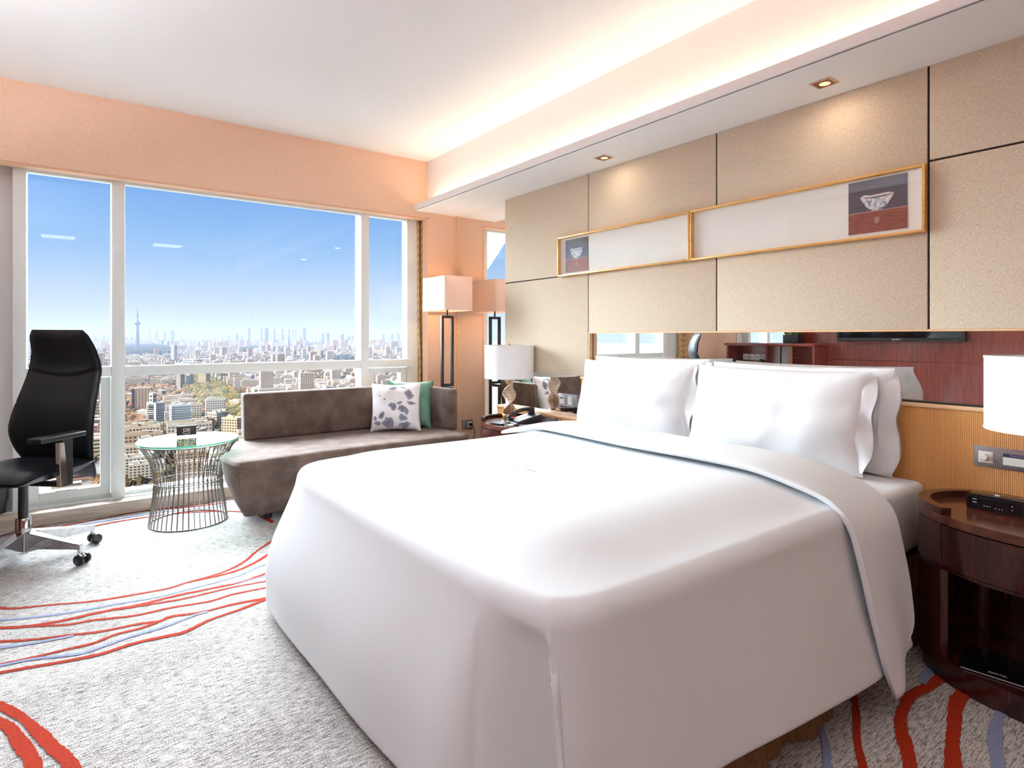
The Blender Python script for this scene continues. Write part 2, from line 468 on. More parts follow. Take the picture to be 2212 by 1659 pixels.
# padded ribbed headboard panelling
hb = empty('headboard', (2.84, 1.9, 0)); tag(hb, 'honey coloured ribbed fabric headboard with a pale wood ledge running behind bed and nightstands', 'headboard')
def rel(me, o):
    me.transform(Matrix.Translation(-Vector(o.location))); return me
link('ribbed_panel', rel(box(2.84, XM - .005, -1.6, 3.006, .0, .905, bev=.003), hb), M_rib, hb)
link('ribbed_panel', rel(box(2.84, XM - .005, 3.0065, 4.02, .0, .612, bev=.003), hb), M_rib, hb)
link('ledge', rel(boxes([(2.832, XM - .005, -1.6, 3.008, .906, .920)], bev=.002), hb), M_trimwood, hb)
link('ledge', rel(boxes([(2.832, XM - .005, 3.0095, 4.022, .613, .632)], bev=.002), hb), M_trimwood, hb)
link('ledge_groove', rel(boxes([(2.870, XM - .005, -1.6, 3.0, .9205, .926)]), hb), M_dark, hb)

struct('trim_6', boxes([(ROOM_L, -1.06, ROOM_B, YW, 1.90, 1.93), (-1.08, -1.06, ROOM_B, YW, 1.93, 2.00)]), M_ceil, label='added white ledge hiding the added uplight on the desk wall')  # unseen ledge added to hold and screen the fill uplight
# dropped soffit with light cove
soff = struct('trim_5', boxes([(2.58, XM, ROOM_B, YW, ZS + .02, ZC), (2.455, XM, ROOM_B, YW, ZS, ZS + .02)]), M_ceil, label='dropped white ceiling soffit above the headboard')
struct('cove_lip', boxes([(2.445, 2.465, ROOM_B, YW, ZS + .006, ZS + .055), (2.455, 2.475, ROOM_B, YW, ZS - .0002, ZS + .006)], bev=.0015), M_ceil, soff)
M_led = mat('warm_led', (1, .8, .5, 1), .5, Emission_Color=(1, .66, .38, 1), Emission_Strength=2.0)
struct('led_strip', box(2.50, 2.53, ROOM_B, YW - .01, ZS + .0205, ZS + .028), M_led, soff)

# recessed square downlights
M_bulb = mat('warm_bulb', (1, .8, .6, 1), .5, Emission_Color=(1, .55, .25, 1), Emission_Strength=1.2)
M_can = mat('downlight_can', lin(120, 76, 44), .35, .5)
def downlight(x, y, label):
    d = empty('downlight', (x, y, ZS)); tag(d, label, 'downlight', 'recessed downlights in the soffit')
    s = .045
    link('trim_ring', boxes([(-s, s, -s, -s + .007, -.004, .0), (-s, s, s - .007, s, -.004, .0), (-s, -s + .007, -s + .007, s - .007, -.004, 0), (s - .007, s, -s + .007, s - .007, -.004, 0)]), mat('champagne_trim', lin(214, 176, 150), .3, .6), d)
    link('can', box(-s + .007, s - .007, -s + .007, s - .007, -.0028, -.0006), M_can, d)
    link('bulb', lathe([(0, -.0034), (.019, -.0034), (.023, -.0028)], 20, loc=(.006, 0, 0)), M_bulb, d)
    area('downlight_beam', (x, y, ZS - .008), .05, .05, .8, (1, .80, .6))
downlight(2.68, 2.63, 'small square recessed downlight above the left bowl picture')
downlight(2.68, 1.27, 'larger looking square recessed downlight nearest the camera')
# housings for the added fill lights over the entry end
for i, (x, y) in enumerate(FILL_LIGHTS):
    d = empty('added_ceiling_fill', (x, y, ZC)); tag(d, 'added square fill light over the entry end, ' + ['nearer the desk wall', 'nearer the headboard wall'][i], 'ceiling light', 'added ceiling fill lights')
    link('rim', boxes([(-.24, .24, -.24, -.215, -.02, -.0005), (-.24, .24, .215, .24, -.02, -.0005), (-.24, -.215, -.215, .215, -.02, -.0005), (.215, .24, -.215, .215, -.02, -.0005)]), M_white, d)
    link('diffuser', box(-.214, .214, -.214, .214, -.006, -.001), mat('diffuser', (.9, .9, .9, 1), .5, Emission_Color=(1, .95, .88, 1), Emission_Strength=2.0), d)  # glowing plate of the added fill light

# ---- window frames (white aluminium curtain wall)
YF, YG = 4.87, 4.97
fr = struct('window_1', boxes([(-.312, -.245, YF, YG + .03, .09, 2.31), (.206, .283, YF, YG + .03, .09, 2.31), (1.996, 2.068, YF, YG + .03, .09, 2.31),
                               (2.45, 2.56, YF + .03, YG + .03, .09, 2.31), (-.245, 2.45, YG - .03, YG + .03, 2.27, 2.32), (-.245, 2.45, YG - .05, YG + .03, .0915, .118)], bev=.002), M_frame, label='white metal frame of the full-width window')
RZ0, RZ1 = .925, .995
for x0, x1 in ((-.245, .206), (.283, 1.996), (2.068, 2.50)):
    struct('rail', boxes([(x0 + .001, x1 - .001, YF + .005, YF + .05, RZ0, RZ1)], bev=.003), M_frame, fr)
for x0, x1 in ((-.245, .206), (2.068, 2.45)):
    w_ = .062
    struct('opening_sash', boxes([(x0 + .004, x0 + w_, YF + .035, YG + .01, .12, RZ0 - .004), (x1 - w_, x1 - .004, YF + .035, YG + .01, .12, RZ0 - .004),
                                  (x0 + w_, x1 - w_, YF + .035, YG + .01, RZ0 - .05, RZ0 - .004), (x0 + w_, x1 - w_, YF + .035, YG + .01, .12, .178)], bev=.003), M_frame, fr)
struct('sash_lever', boxes([(-.10, .02, YF + .022, YF + .034, .176, .186)], bev=.003), M_brushed, fr)
for x0, x1 in ((-.245, .206), (.283, 1.996), (2.068, 2.45)):
    struct('glass_pane', boxes([(x0, x1, YG, YG + .006, RZ1 - .03, 2.28)]), M_glass, fr)
    struct('glass_pane', boxes([(x0, x1, YG, YG + .006, .11, RZ0 + .03)]), M_glass, fr)
struct('side_column', box(OX0, -.314, YG - .01, YG + .05, .09, 2.32), mat('grey_column', lin(232, 233, 233), .6), fr)

# ------------------------------------------------------------------ carpet lines (tufted stripes)
SZ = [.0012]
def stripe(pts, w, m, wob=.25):
    P = [pix(u, v, z=0) for u, v in pts]
    # lines that leave the picture run on across the room
    off = lambda q: q[0] < 0 or q[1] > 1659
    if off(pts[0]): d0 = (P[0] - P[1]).normalized(); sd = Vector((-d0.y, d0.x, 0)) * .12; P = [P[0] + d0 * 1.5 + sd * 3, P[0] + d0 * .8 + sd, P[0] + d0 * .35 + sd * .2, P[0] + d0 * .12] + P[1:]
    if off(pts[-1]): d0 = (P[-1] - P[-2]).normalized(); sd = Vector((-d0.y, d0.x, 0)) * .12; P = P[:-1] + [P[-1] + d0 * .12, P[-1] + d0 * .35 + sd * .3, P[-1] + d0 * .8 + sd, P[-1] + d0 * 1.3 + sd * 3]
    P = [Vector((max(p.x, ROOM_L + .01), max(p.y, ROOM_B + .01), 0)) for p in P]
    # resample with Catmull-Rom
    out = []
    n = len(P)
    for i in range(n - 1):
        p0, p1, p2, p3 = P[max(i - 1, 0)], P[i], P[i + 1], P[min(i + 2, n - 1)]
        k = max(4, int((p2 - p1).length / .012))
        for j in range(k):
            t = j / k
            out.append(.5 * ((2 * p1) + (-p0 + p2) * t + (2 * p0 - 5 * p1 + 4 * p2 - p3) * t * t + (-p0 + 3 * p1 - 3 * p2 + p3) * t ** 3))
    out.append(P[-1])
    v = []; f = []; SZ[0] += .00012; zs = SZ[0]
    for i, p in enumerate(out):
        d = (out[min(i + 1, len(out) - 1)] - out[max(i - 1, 0)]); d.z = 0; d.normalize(); nrm = Vector((-d.y, d.x, 0))
        ww_ = (w if not isinstance(w, tuple) else w[0] + (w[1] - w[0]) * i / len(out)) * (1 + .35 * noise.noise(p * 5))
        a = ww_ / 2 * (1 + wob * (rnd.random() - .5)); b = ww_ / 2 * (1 + wob * (rnd.random() - .5))
        p = Vector((p.x, p.y, 0))
        v += [p + nrm * a + Vector((0, 0, zs)), p - nrm * b + Vector((0, 0, zs))]
        if i: f.append((2 * i - 2, 2 * i - 1, 2 * i + 1, 2 * i))
    me = pyd(v, f)
    return struct('carpet_stripe', me, m, floor)


def c8(l): return [(x / 2.967, 1100 + y / 2.967) for x, y in l]
def c6(l): return [(x / 6.506, 1000 + y / 6.506) for x, y in l]
def c5(l): return [(1850 + x / 2.307, 940 + y / 2.307) for x, y in l]
RD, BL = M_red, M_blue
for l, w, m in [
    (c8([(-60, 625), (0, 633), (100, 636), (350, 612), (600, 590), (850, 550), (1080, 508), (1200, 470), (1420, 408), (1560, 340), (1650, 265), (1740, 205), (1850, 130)]), .018, RD),
    (c8([(1195, 471), (1450, 415), (1600, 360), (1730, 285), (1850, 215)]), .018, RD),
    (c8([(-60, 712), (0, 712), (250, 690), (500, 655), (750, 607), (1000, 565), (1200, 515), (1500, 435), (1620, 385), (1780, 320)]), .018, BL),
    (c8([(-60, 764), (0, 762), (170, 752), (400, 715), (650, 660), (900, 612), (1130, 555), (1350, 510), (1550, 465), (1780, 385)]), .022, RD),
    (c8([(170, 752), (430, 741), (600, 712), (860, 683), (1100, 632), (1350, 590), (1500, 545), (1780, 490)]), .016, RD),
    (c8([(740, 646), (1030, 600), (1200, 570), (1500, 500), (1780, 450)]), .016, RD),
    (c8([(1480, 480), (1780, 412)]), .010, BL),
    (c8([(-60, 853), (0, 850), (200, 838), (450, 808), (650, 785), (900, 735), (1020, 720), (1100, 690), (1300, 660), (1500, 610), (1800, 555)]), .018, RD),
    (c8([(-60, 895), (0, 890), (250, 855), (470, 812)]), .020, BL),
    (c8([(-60, 1010), (0, 998), (200, 955), (430, 900), (600, 860), (740, 805), (900, 765), (1020, 722)]), .018, RD),
    (c8([(-60, 1012), (0, 1004), (200, 965), (500, 930), (650, 885), (850, 815), (1050, 755), (1250, 680), (1330, 660)]), .018, BL),
    (c8([(-60, 1060), (0, 1050), (200, 1015), (430, 975), (650, 930), (850, 865), (1050, 820), (1180, 790), (1350, 710), (1550, 640), (1800, 540)]), .020, RD),
    (c8([(-120, 1225), (0, 1265), (80, 1300), (150, 1345), (230, 1420), (290, 1480), (340, 1530), (400, 1580), (450, 1640), (490, 1720)]), .034, RD),
    (c8([(-120, 1330), (0, 1375), (60, 1405), (110, 1470), (150, 1530), (200, 1600), (245, 1720)]), .036, RD),
    (c6([(300, 985), (430, 940), (600, 890), (900, 820), (1200, 765), (1500, 738), (1800, 700), (2212, 655), (2600, 610), (3000, 560)]), .018, RD),
    (c6([(760, 915), (1100, 850), (1500, 772), (1900, 695), (2230, 660), (2700, 620), (3200, 560)]), .018, RD),
    (c6([(700, 935), (1200, 860), (1600, 800), (2212, 700), (2700, 650), (3200, 600)]), .018, BL),
    (c6([(-150, 1215), (0, 1195), (200, 1130), (300, 1100)]), .022, RD),
    (c6([(180, 1255), (430, 1150), (800, 1040), (1000, 1000), (1330, 893), (1700, 820), (2212, 745), (2800, 690), (3400, 690), (3700, 760)]), .018, RD),
    (c5([(430, 1195), (400, 1225), (350, 1262), (275, 1300), (238, 1360), (220, 1430), (235, 1520), (258, 1600), (280, 1720)]), .034, RD),
    (c5([(560, 1260), (525, 1300), (495, 1350), (488, 1430), (480, 1520), (480, 1600), (495, 1720)]), .040, RD),
    (c5([(750, 1350), (720, 1395), (697, 1450), (688, 1530), (705, 1640), (720, 1720)]), .030, BL),
    (c5([(370, 1170), (345, 1200), (325, 1240)]), .026, BL),
    (c5([(-20, 1200), (-10, 1300), (0, 1400), (2, 1500), (15, 1590), (50, 1720)]), .022, RD),
    (c5([(-190, 1350), (-180, 1440), (-165, 1500), (-150, 1570), (-140, 1720)]), .020, BL),
    ([(566, 1116), (575, 1121), (590, 1130)], .03, RD),
]:
    stripe(l, w, m)

# ------------------------------------------------------------------ BED
bed = empty('bed', (1.8, 1.85, 0)); tag(bed, 'king bed base with white fitted mattress and brown gathered skirt', 'bed')
MX0, MX1, MY0, MY1 = .93, 2.832, .93, 2.78


def mattress_pt(i, j, zlist):
    pass


bm = bmesh.new(); add_box(bm, MX0, MX1, MY0, MY1, .335, .60, bev=.035, seg=4)
link('mattress', rel(fin(bm, 'mattress', 50), bed), M_sheet, bed)
link('base', rel(box(MX0 + .03, MX1 - .01, MY0 + .03, MY1 - .03, .06, .334), bed), M_dark, bed)
# gathered skirt: wavy strip round three sides
def skirt(s, t):
    per = [(MX1 - .015, MY0 + .004), (MX0 - .01, MY0 + .004), (MX0 - .01, MY1 - .004), (MX1 - .015, MY1 - .004)]
    ls = [(Vector(per[i + 1]) - Vector(per[i])).length for i in range(3)]; T = sum(ls); d = s * T
    for i in range(3):
        if d <= ls[i] + 1e-9: break
        d -= ls[i]
    a, b = Vector(per[i]), Vector(per[i + 1]); e = (b - a).normalized(); n = Vector((e.y, -e.x)) * -1
    p = a + e * d
    n = {0: Vector((0, -1)), 1: Vector((-1, 0)), 2: Vector((0, 1))}[i]
    ph = s * T
    fold = (.007 * sin(ph * 55 + 2.2 * sin(ph * 9)) + .012 * sin(ph * 15 + 1.2 * sin(ph * 5))) * (.25 + t)
    fl = 1 if i == 0 and p.x > 1.15 else .15
    out = .012 + .040 * t * t * fl + fold * (1 if i != 1 else .2) * (.3 + .7 * fl)
    p = p + n * max(out, .004)
    return (p.x, p.y, .336 - t * .328)
me = grid_mesh(skirt, 620, 9)
me.transform(Matrix.Translation(-bed.location))
link('skirt', me, M_skirt, bed)

# ------------------------------------------------------------------ DUVET
EH = [  # edge outline (x,y), hem outline (x,y,z)
    ((2.30, .900), (2.32, .795, .135)), ((2.0, .900), (2.0, .785, .125)), ((1.6, .900), (1.6, .80, .15)), ((1.25, .900), (1.24, .835, .155)),
    ((1.0, .905), (1.0, .855, .13)), ((.88, .918), (.87, .865, .09)), ((.815, .955), (.783, .872, .045))]
EH2 = [((.815, .955), (.786, .875, .045)), ((.802, .985), (.885, .945, .04)), ((.790, 1.03), (.892, 1.015, .04)), ((.780, 1.09), (.800, 1.085, .04)), ((.770, 1.18), (.715, 1.17, .04)), ((.765, 1.40), (.695, 1.40, .04)),
       ((.762, 1.7), (.672, 1.7, .045)), ((.762, 2.1), (.660, 2.12, .045)), ((.765, 2.5), (.655, 2.52, .045)), ((.79, 2.66), (.665, 2.68, .045)), ((.86, 2.745), (.76, 2.80, .05)),
       ((1.0, 2.775), (.98, 2.86, .07)), ((1.5, 2.785), (1.5, 2.89, .10)), ((2.30, 2.785), (2.30, 2.88, .12))]
N1 = (len(EH) - 1) * 10 + 1


def cat(pts, k):
    out = []
    n = len(pts)
    for i in range(n - 1):
        p0, p1, p2, p3 = [Vector(pts[min(max(q, 0), n - 1)]) for q in (i - 1, i, i + 1, i + 2)]
        for j in range(k):
            t = j / k
            out.append(.5 * ((2 * p1) + (-p0 + p2) * t + (2 * p0 - 5 * p1 + 4 * p2 - p3) * t * t + (-p0 + 3 * p1 - 3 * p2 + p3) * t ** 3))
    out.append(Vector(pts[-1])); return out


Ec = cat([(a[0], a[1], 0) for a, b in EH], 10) + cat([(a[0], a[1], 0) for a, b in EH2], 10)
Hc = cat([b for a, b in EH], 10) + cat([b for a, b in EH2], 10)
NS = len(Ec)
ZT = .605


def crown(x, y):
    # puffed top surface of the quilt
    ax = min(max((x - .77) / .35, 0), 1); ay = min(max((y - .93) / .35, 0), 1); az = min(max((2.785 - y) / .25, 0), 1)
    s = lambda t: t * t * (3 - 2 * t)
    return .050 * s(ax) * s(ay) ** .8 * s(az) + .006 * noise.noise(Vector((x * 1.7, y * 1.7, 0)))


rings = []
NT = 16
for j in range(NT + 1):
    t = j / NT
    ring = []
    for i in range(NS):
        e = Ec[i]; sp = Vector((min(max(e.x, 1.45), 2.30), 1.85 + .10 * min(max((e.y - 1.85) / .9, -1), 1), 0))
        if i >= NS // 2 and e.y > 2.7 or e.y < 1.1: sp.x = min(max(e.x, 1.45), 2.30)
        dirv = Vector((e.x - sp.x, e.y - sp.y, 0)); Ld = dirv.length
        q = sp + dirv * ((Ld - .055) / Ld) * (1 - (1 - t) ** 1.6)
        ring.append(Vector((q.x, q.y, ZT + .018 + crown(q.x, q.y))))
    rings.append(ring)
for k in range(1, 7):   # round-over
    a = k / 6 * pi / 2; ring = []
    for i in range(NS):
        e = Ec[i]; sp = Vector((min(max(e.x, 1.45), 2.30), 1.85 + .10 * min(max((e.y - 1.85) / .9, -1), 1), 0)); dv = Vector((e.x - sp.x, e.y - sp.y, 0)).normalized()
        q = Vector((e.x, e.y, 0)) - dv * .055 * (1 - sin(a))
        zt = rings[NT][i].z
        ring.append(Vector((q.x, q.y, zt - .058 * (1 - cos(a)))))
    rings.append(ring)
last = rings[-1]
KD = 22
for k in range(1, KD + 1):
    t = k / KD; ring = []
    for i in range(NS):
        e = last[i]; hh = Hc[i]; b = t * t / (t + .10) * 1.10
        if i > NS * .52 and i < NS * .80: b = t ** 1.6 / (t ** .9 + .10) * 1.10 * (1 + .45 * sin(pi * t) ** 1.5)
        ri = i - N1
        if 0 <= ri <= 40:
            wr2 = min(1, ri / 7) * min(1, (40 - ri) / 12); b = b + (t ** .55 - b) * wr2
        q = Vector((e.x + (hh.x - e.x) * b, e.y + (hh.y - e.y) * b, e.z + (hh.z - e.z) * t))
        w_ = .006 * noise.noise(Vector((i * .09, t * 1.2, 3.1))) * t
        q.x += w_; q.y += w_
        ring.append(q)
    rings.append(ring)
v = [p for r_ in rings for p in r_]
f = []
for j in range(len(rings) - 1):
    for i in range(NS - 1):
        f.append((j * NS + i, (j + 1) * NS + i, (j + 1) * NS + i + 1, j * NS + i + 1))
ia, ib = 0, NS - 1
while ib - ia > 1:
    if (ib - ia) % 2: f.append((ia, ia + 1, ib)); ia += 1
    else: f.append((ia, ib - 1, ib)); ib -= 1
me = pyd(v, f)
bm = bmesh.new(); bm.from_mesh(me); bmesh.ops.remove_doubles(bm, verts=bm.verts, dist=1e-5)
me = fin(bm, 'duvet', 75)
duvet = empty('duvet', (1.5, 1.85, 0)); tag(duvet, 'smooth white duvet draped over the bed with a turned-down band', 'duvet')
cover = link('cover', rel(me, duvet), M_sheet, duvet)
md = cover.modifiers.new('s', 'SOLIDIFY'); md.thickness = .012; md.offset = -1
md = cover.modifiers.new('d', 'SUBSURF'); md.levels = 1; md.render_levels = 1

# turned-down band across the bed
def band(s, t):
    # s along Y path (0 near tip .. 1 far side), t from foot-side edge to head-side edge
    if s < .36:
        k = 1 - s / .36      # 1 at the bottom tip
        xl = interp(k, [(0, 2.035), (.15, 2.02), (.5, 2.015), (.85, 2.03), (1, 2.065)])
        xr = interp(k, [(0, 2.36), (.2, 2.33), (.5, 2.31), (.8, 2.27), (.86, 2.24), (1, 2.10)])
        x = xl + (xr - xl) * t
        z = .60 - k * (.535 - .06 * t) if k < .86 else .60 - .86 * (.535 - .06 * t) - (k - .86) * (.535 - .06 * t)
        y = .895 - .125 * k ** .8 - .006 * sin(pi * t)
        a = min(1, (1 - k) / .10)
        # shoulder over the mattress edge
        if k < .14:
            q = 1 - k / .14; y = y + .028 * q * q; z = z + .035 * q
        y -= .012 * sin(2 * pi * t * .9 + .4) * k
        return (x, y, z)
    q = (s - .36) / .64
    y = .935 + q * (2.88 - .935)
    wv = .012 * sin(q * 9)
    xl = 2.035 + wv + .02 * q; xr = smooth_interp(q, [(0, 2.36), (.08, 2.43), (.3, 2.45), (1, 2.44)])
    x = xl + (xr - xl) * t
    edge = min(1, q / .05) * min(1, (1 - q) / .08)
    z = .640 + crown(1.8, y) + .016 * sin(pi * min(max(t, .0), 1)) ** .5 * edge - (.03 if q > .97 else 0) - .015 * t
    return (x, y, z)
bm = bmesh.new(); me = grid_mesh(band, 34, 130); 
me.transform(Matrix.Translation(-duvet.location)); 
bnd = link('turned_down_band', me, M_sheet, duvet)
md = bnd.modifiers.new('s', 'SOLIDIFY'); md.thickness = .022; md.offset = -1; md.use_even_offset = False
md = bnd.modifiers.new('b', 'SUBSURF'); md.levels = 1; md.render_levels = 1

# ------------------------------------------------------------------ PILLOWS
def pillow_mesh(w, h, th, seed, flange=0, ears=.035):
    nu, nv = 46, 30
    def side(sgn):
        def fn(a, b):
            u = a * 2 - 1; vv = b * 2 - 1
            au, av = abs(u), abs(vv)
            y = w / 2 * u * (1 - ears * (1 - av ** 2.2) * au ** 2); z = h / 2 * vv * (1 - ears * 1.2 * (1 - au ** 2.2) * av ** 2)
            prof = max(0, (1 - au ** 2.6)) ** .55 * max(0, (1 - av ** 2.4)) ** .55
            wr_ = noise.noise(Vector((u * 3 + seed, vv * 2.4, seed))) * .10 + noise.noise(Vector((u * 9, vv * 7, seed + 5))) * .05 * (au ** 3 + av ** 3)
            # creases running in from the corners
            cr_ = .06 * sin((au - av) * 16 + seed) * (au * av) ** 2
            x = sgn * th / 2 * prof * (1 + wr_ + cr_)
            # slump: belly lower than the middle
            x *= 1 + .22 * (-vv) * (1 - av ** 2)
            return Vector((x + .012 * noise.noise(Vector((u * 2.2, vv * 2.5, seed + 9))), y, z + h / 2))
        return fn
    A = [side(-1)(i / (nu - 1), j / (nv - 1)) for j in range(nv) for i in range(nu)]
    B = [side(1)(i / (nu - 1), j / (nv - 1)) for j in range(nv) for i in range(nu)]
    f = []
    for o, flip in ((0, 0), (nu * nv, 1)):
        for j in range(nv - 1):
            for i in range(nu - 1):
                q = (o + j * nu + i, o + j * nu + i + 1, o + (j + 1) * nu + i + 1, o + (j + 1) * nu + i)
                f.append(q if not flip else tuple(reversed(q)))
    bm = bmesh.new(); me = pyd(A + B, f); bm.from_mesh(me); bmesh.ops.remove_doubles(bm, verts=bm.verts, dist=1e-5)
    return fin(bm, 'pillow', 75)


def open_end_mesh(h, th, seed, L_=.07):
    # loose open hem of the pillow case at its -Y end: a flattened wavy sleeve
    def fn(a, b):
        ang = a * 2 * pi; vv = -cos(ang); sg = sin(ang)
        thk = (.030 + .012 * noise.noise(Vector((vv * 3, seed, b * 2)))) * (1 - .72 * b) * (1 - abs(vv) ** 4 * .8)
        wave = .012 * sin(vv * 5 + seed + b * 1.5) * b + .005 * sin(vv * 11 + seed * 2) * b
        return (sg * thk * (1 - .5 * abs(vv) ** 3) + wave, -b * L_ * (1 - .25 * vv * vv) + .010 * sin(vv * 5 + seed) * b, h / 2 + vv * (h / 2 - .012) * (1 - .03 * b))
    return grid_mesh(fn, 60, 8, closed_u=True)


def pillow(name, label, x, y, z, lean, w, h, th, seed, rz=0):
    o = empty(name, (x, y, z)); o.rotation_euler = (0, lean, rz); tag(o, label, 'pillow', 'white bed pillows')
    link('case', pillow_mesh(w, h, th, seed), M_pillow, o)
    oe = link('open_hem', open_end_mesh(h, th, seed), M_pillow, o, loc=(0, -w / 2 + .045, 0))
    return o


pillow('pillow', 'front white pillow on the side nearest the right nightstand', 2.645, 1.535, .608, radians(13), .88, .45, .19, 1.3)
pillow('pillow', 'front white pillow on the window side of the bed', 2.650, 2.425, .610, radians(13), .88, .45, .19, 4.7)
pillow('pillow', 'rear white pillow showing its loose hem beyond the nearer front pillow', 2.765, 1.47, .606, radians(3), .88, .46, .11, 8.1)
pillow('pillow', 'rear white pillow hidden behind the window side front pillow', 2.765, 2.37, .606, radians(3), .88, .47, .11, 12.4)

# ------------------------------------------------------------------ NIGHTSTANDS
def nightstand(cx, cy, a, b, label, XB=2.826):
    o = empty('nightstand', (cx, cy, 0)); tag(o, label, 'nightstand', 'oval mahogany nightstands')
    def pt(phi, s=1.0, dx=0):
        x = cx - (b * s) * cos(phi) * 1.0; y = cy + (a * s) * sin(phi)
        return (min(x, XB - dx), y)
    full = [radians(i * 5) for i in range(72)]
    T = Matrix.Translation((-cx, -cy, 0))
    def L_(name, me, m, lab=None, par=o):
        me.transform(T); q = link(name, me, m, par)
        return q
    op = 42
    L_('plinth', prism([pt(p, .965, .01) for p in full], .0, .05, 40), M_maho)
    L_('base_shelf', prism([pt(p, 1.0) for p in full], .05, .085, 40, bev=.003), M_maho)
    # curved side shell (open at the front)
    def shell(z0, z1, p0, p1, s0, s1, n=60):
        ang = [radians(p0 + (p1 - p0) * i / n) for i in range(n + 1)]
        out = [pt(t, s1) for t in ang]; inn = [pt(t, s0, .018) for t in ang]
        return prism(out + list(reversed(inn)), z0, z1, 40)
    L_('side_shell', shell(.085, .392, op, 360 - op, .93, 1.0), M_maho)
    L_('carcass_top', prism([pt(p, .995) for p in full], .392, .400, 40), M_maho)
    # drawer body with curved front
    L_('drawer_case', shell(.40, .548, op + .6, 360 - op - .6, .2, 1.0), M_maho)
    dr = shell(.402, .545, -op, op, .3, .99, 24); dr = L_('drawer', dr, M_maho)
    L_('top', prism([pt(p, 1.0) for p in full], .550, .580, 40, bev=.002), M_mahot)
    L_('rim', shell(.5805, .604, op, 360 - op, .90, 1.0), M_maho)
    return o


ns1 = nightstand(2.62, .50, .375, .268, 'oval dark mahogany nightstand at the right edge beside the near side of the bed')
ns2 = nightstand(2.60, 3.38, .345, .262, 'oval dark mahogany nightstand in the corner by the sofa')


def table_lamp(x, y, z, label):
    o = empty('table_lamp', (x, y, z)); tag(o, label, 'lamp', 'white drum bedside lamps')
    Mg = noisy('champagne_relief', [(.35, lin(176, 140, 100)), (.65, lin(222, 206, 190))], nscale=3, scale=(1, 1, 60), rough=.35, metal=.35, bump=.5, bumpdist=.003)
    link('base', lathe([(0, 0), (.052, 0), (.055, .004), (.055, .022), (.050, .028), (0, .028)], 36), mat('brass_base', lin(168, 120, 72), .3, .7), o)
    def rib(s, t):
        zz = .028 + .262 * t; ang = -1.0 + t * 2 * pi * .98; wd = .047 * (1 - .25 * abs(2 * t - 1) ** 6)
        k = (s * 2 - 1) * wd; bow = .018 * (1 - (s * 2 - 1) ** 2)
        return (k * cos(ang) - bow * sin(ang), k * sin(ang) + bow * cos(ang), zz + .03 * (s - .5))
    r_ = link('twisted_ribbon', grid_mesh(rib, 14, 70), Mg, o); md = r_.modifiers.new('s', 'SOLIDIFY'); md.thickness = .010
    link('stem', lathe([(0, .028), (.004, .028), (.004, .56), (0, .56)], 10), mat('brass_base', (1, 1, 1, 1)), o)
    R = .186
    link('shade', lathe([(R, .302), (R + .0015, .302), (R + .0015, .552), (R - .0015, .552), (R - .0015, .302), (R, .302)], 64, cap=False), M_shade, o)
    link('shade_binding', lathe([(R + .0005, .301), (R + .003, .301), (R + .003, .309), (R + .0016, .309)], 64, cap=False), M_whitep, o)
    link('shade_binding', lathe([(R + .0016, .545), (R + .003, .545), (R + .003, .553), (R - .002, .553)], 64, cap=False), M_whitep, o)
    link('spider', tubes([([(-R, 0, .54), (R, 0, .54)], .002), ([(0, -R, .54), (0, R, .54)], .002)], 6), M_brushed, o)
    link('finial', lathe([(0, .553), (.005, .555), (.007, .560), (.004, .566), (0, .568)], 14), mat('brass_base', (1, 1, 1, 1)), o)
    return o


table_lamp(2.67, 3.62, .582, 'white drum-shade table lamp with twisted champagne ribbon base, beside the telephone')
table_lamp(2.612, .486, .582, 'white drum-shade table lamp cut by the right edge of the photo, on the near nightstand')

# clock radio
o = empty('clock_radio', (2.64, .64, .5805), 0); tag(o, 'black glossy clock radio with silver markings on the near nightstand', 'clock radio')
link('body', box(-.040, .040, -.088, .088, 0, .048, bev=.004), M_blackg, o)
link('front_panel', box(-.0425, -.0402, -.084, .084, .004, .044), M_blackg, o)
link('clear_lid', box(-.036, .036, -.084, .084, .0482, .052, bev=.001), glass('smoked_lid', (.5, .5, .5, 1)), o)
R90 = Matrix.Rotation(radians(-90), 4, 'Z') @ Matrix.Rotation(radians(90), 4, 'X')
M_silver = mat('silver_print', lin(200, 200, 205), .4)
for yy, zz, l_, h_ in ((.062, .035, .012, .002), (.062, .024, .012, .002), (.034, .016, .004, .002), (.026, .016, .004, .002), (.018, .016, .004, .002), (.002, .014, .004, .002), (-.008, .013, .003, .002), (-.016, .013, .003, .002), (-.044, .030, .003, .003), (-.044, .018, .004, .0015)):
    link('marking', box(-.0432, -.0426, yy - l_ / 2, yy + l_ / 2, zz, zz + h_), M_silver, o)
link('knob', boxes([(-.012, -.004, .000, .012, .0521, .056)]), M_silver, o)

# black folder on the nightstand shelf
o = empty('folder', (2.47, .63, .0855), radians(8)); tag(o, 'thin black hotel folder lying on the open shelf of the near nightstand', 'folder')
link('cover', box(-.07, .12, -.13, .07, 0, .008, bev=.002), M_blackg, o)
link('page_edge', box(-.0715, -.0701, -.125, .065, .003, .005), M_silver, o)
text('SOFITEL', .014, M_silver, 'lettering', o, Matrix.Translation((-.05, -.03, .0082)) @ Matrix.Rotation(radians(-90), 4, 'Z'), .0001)

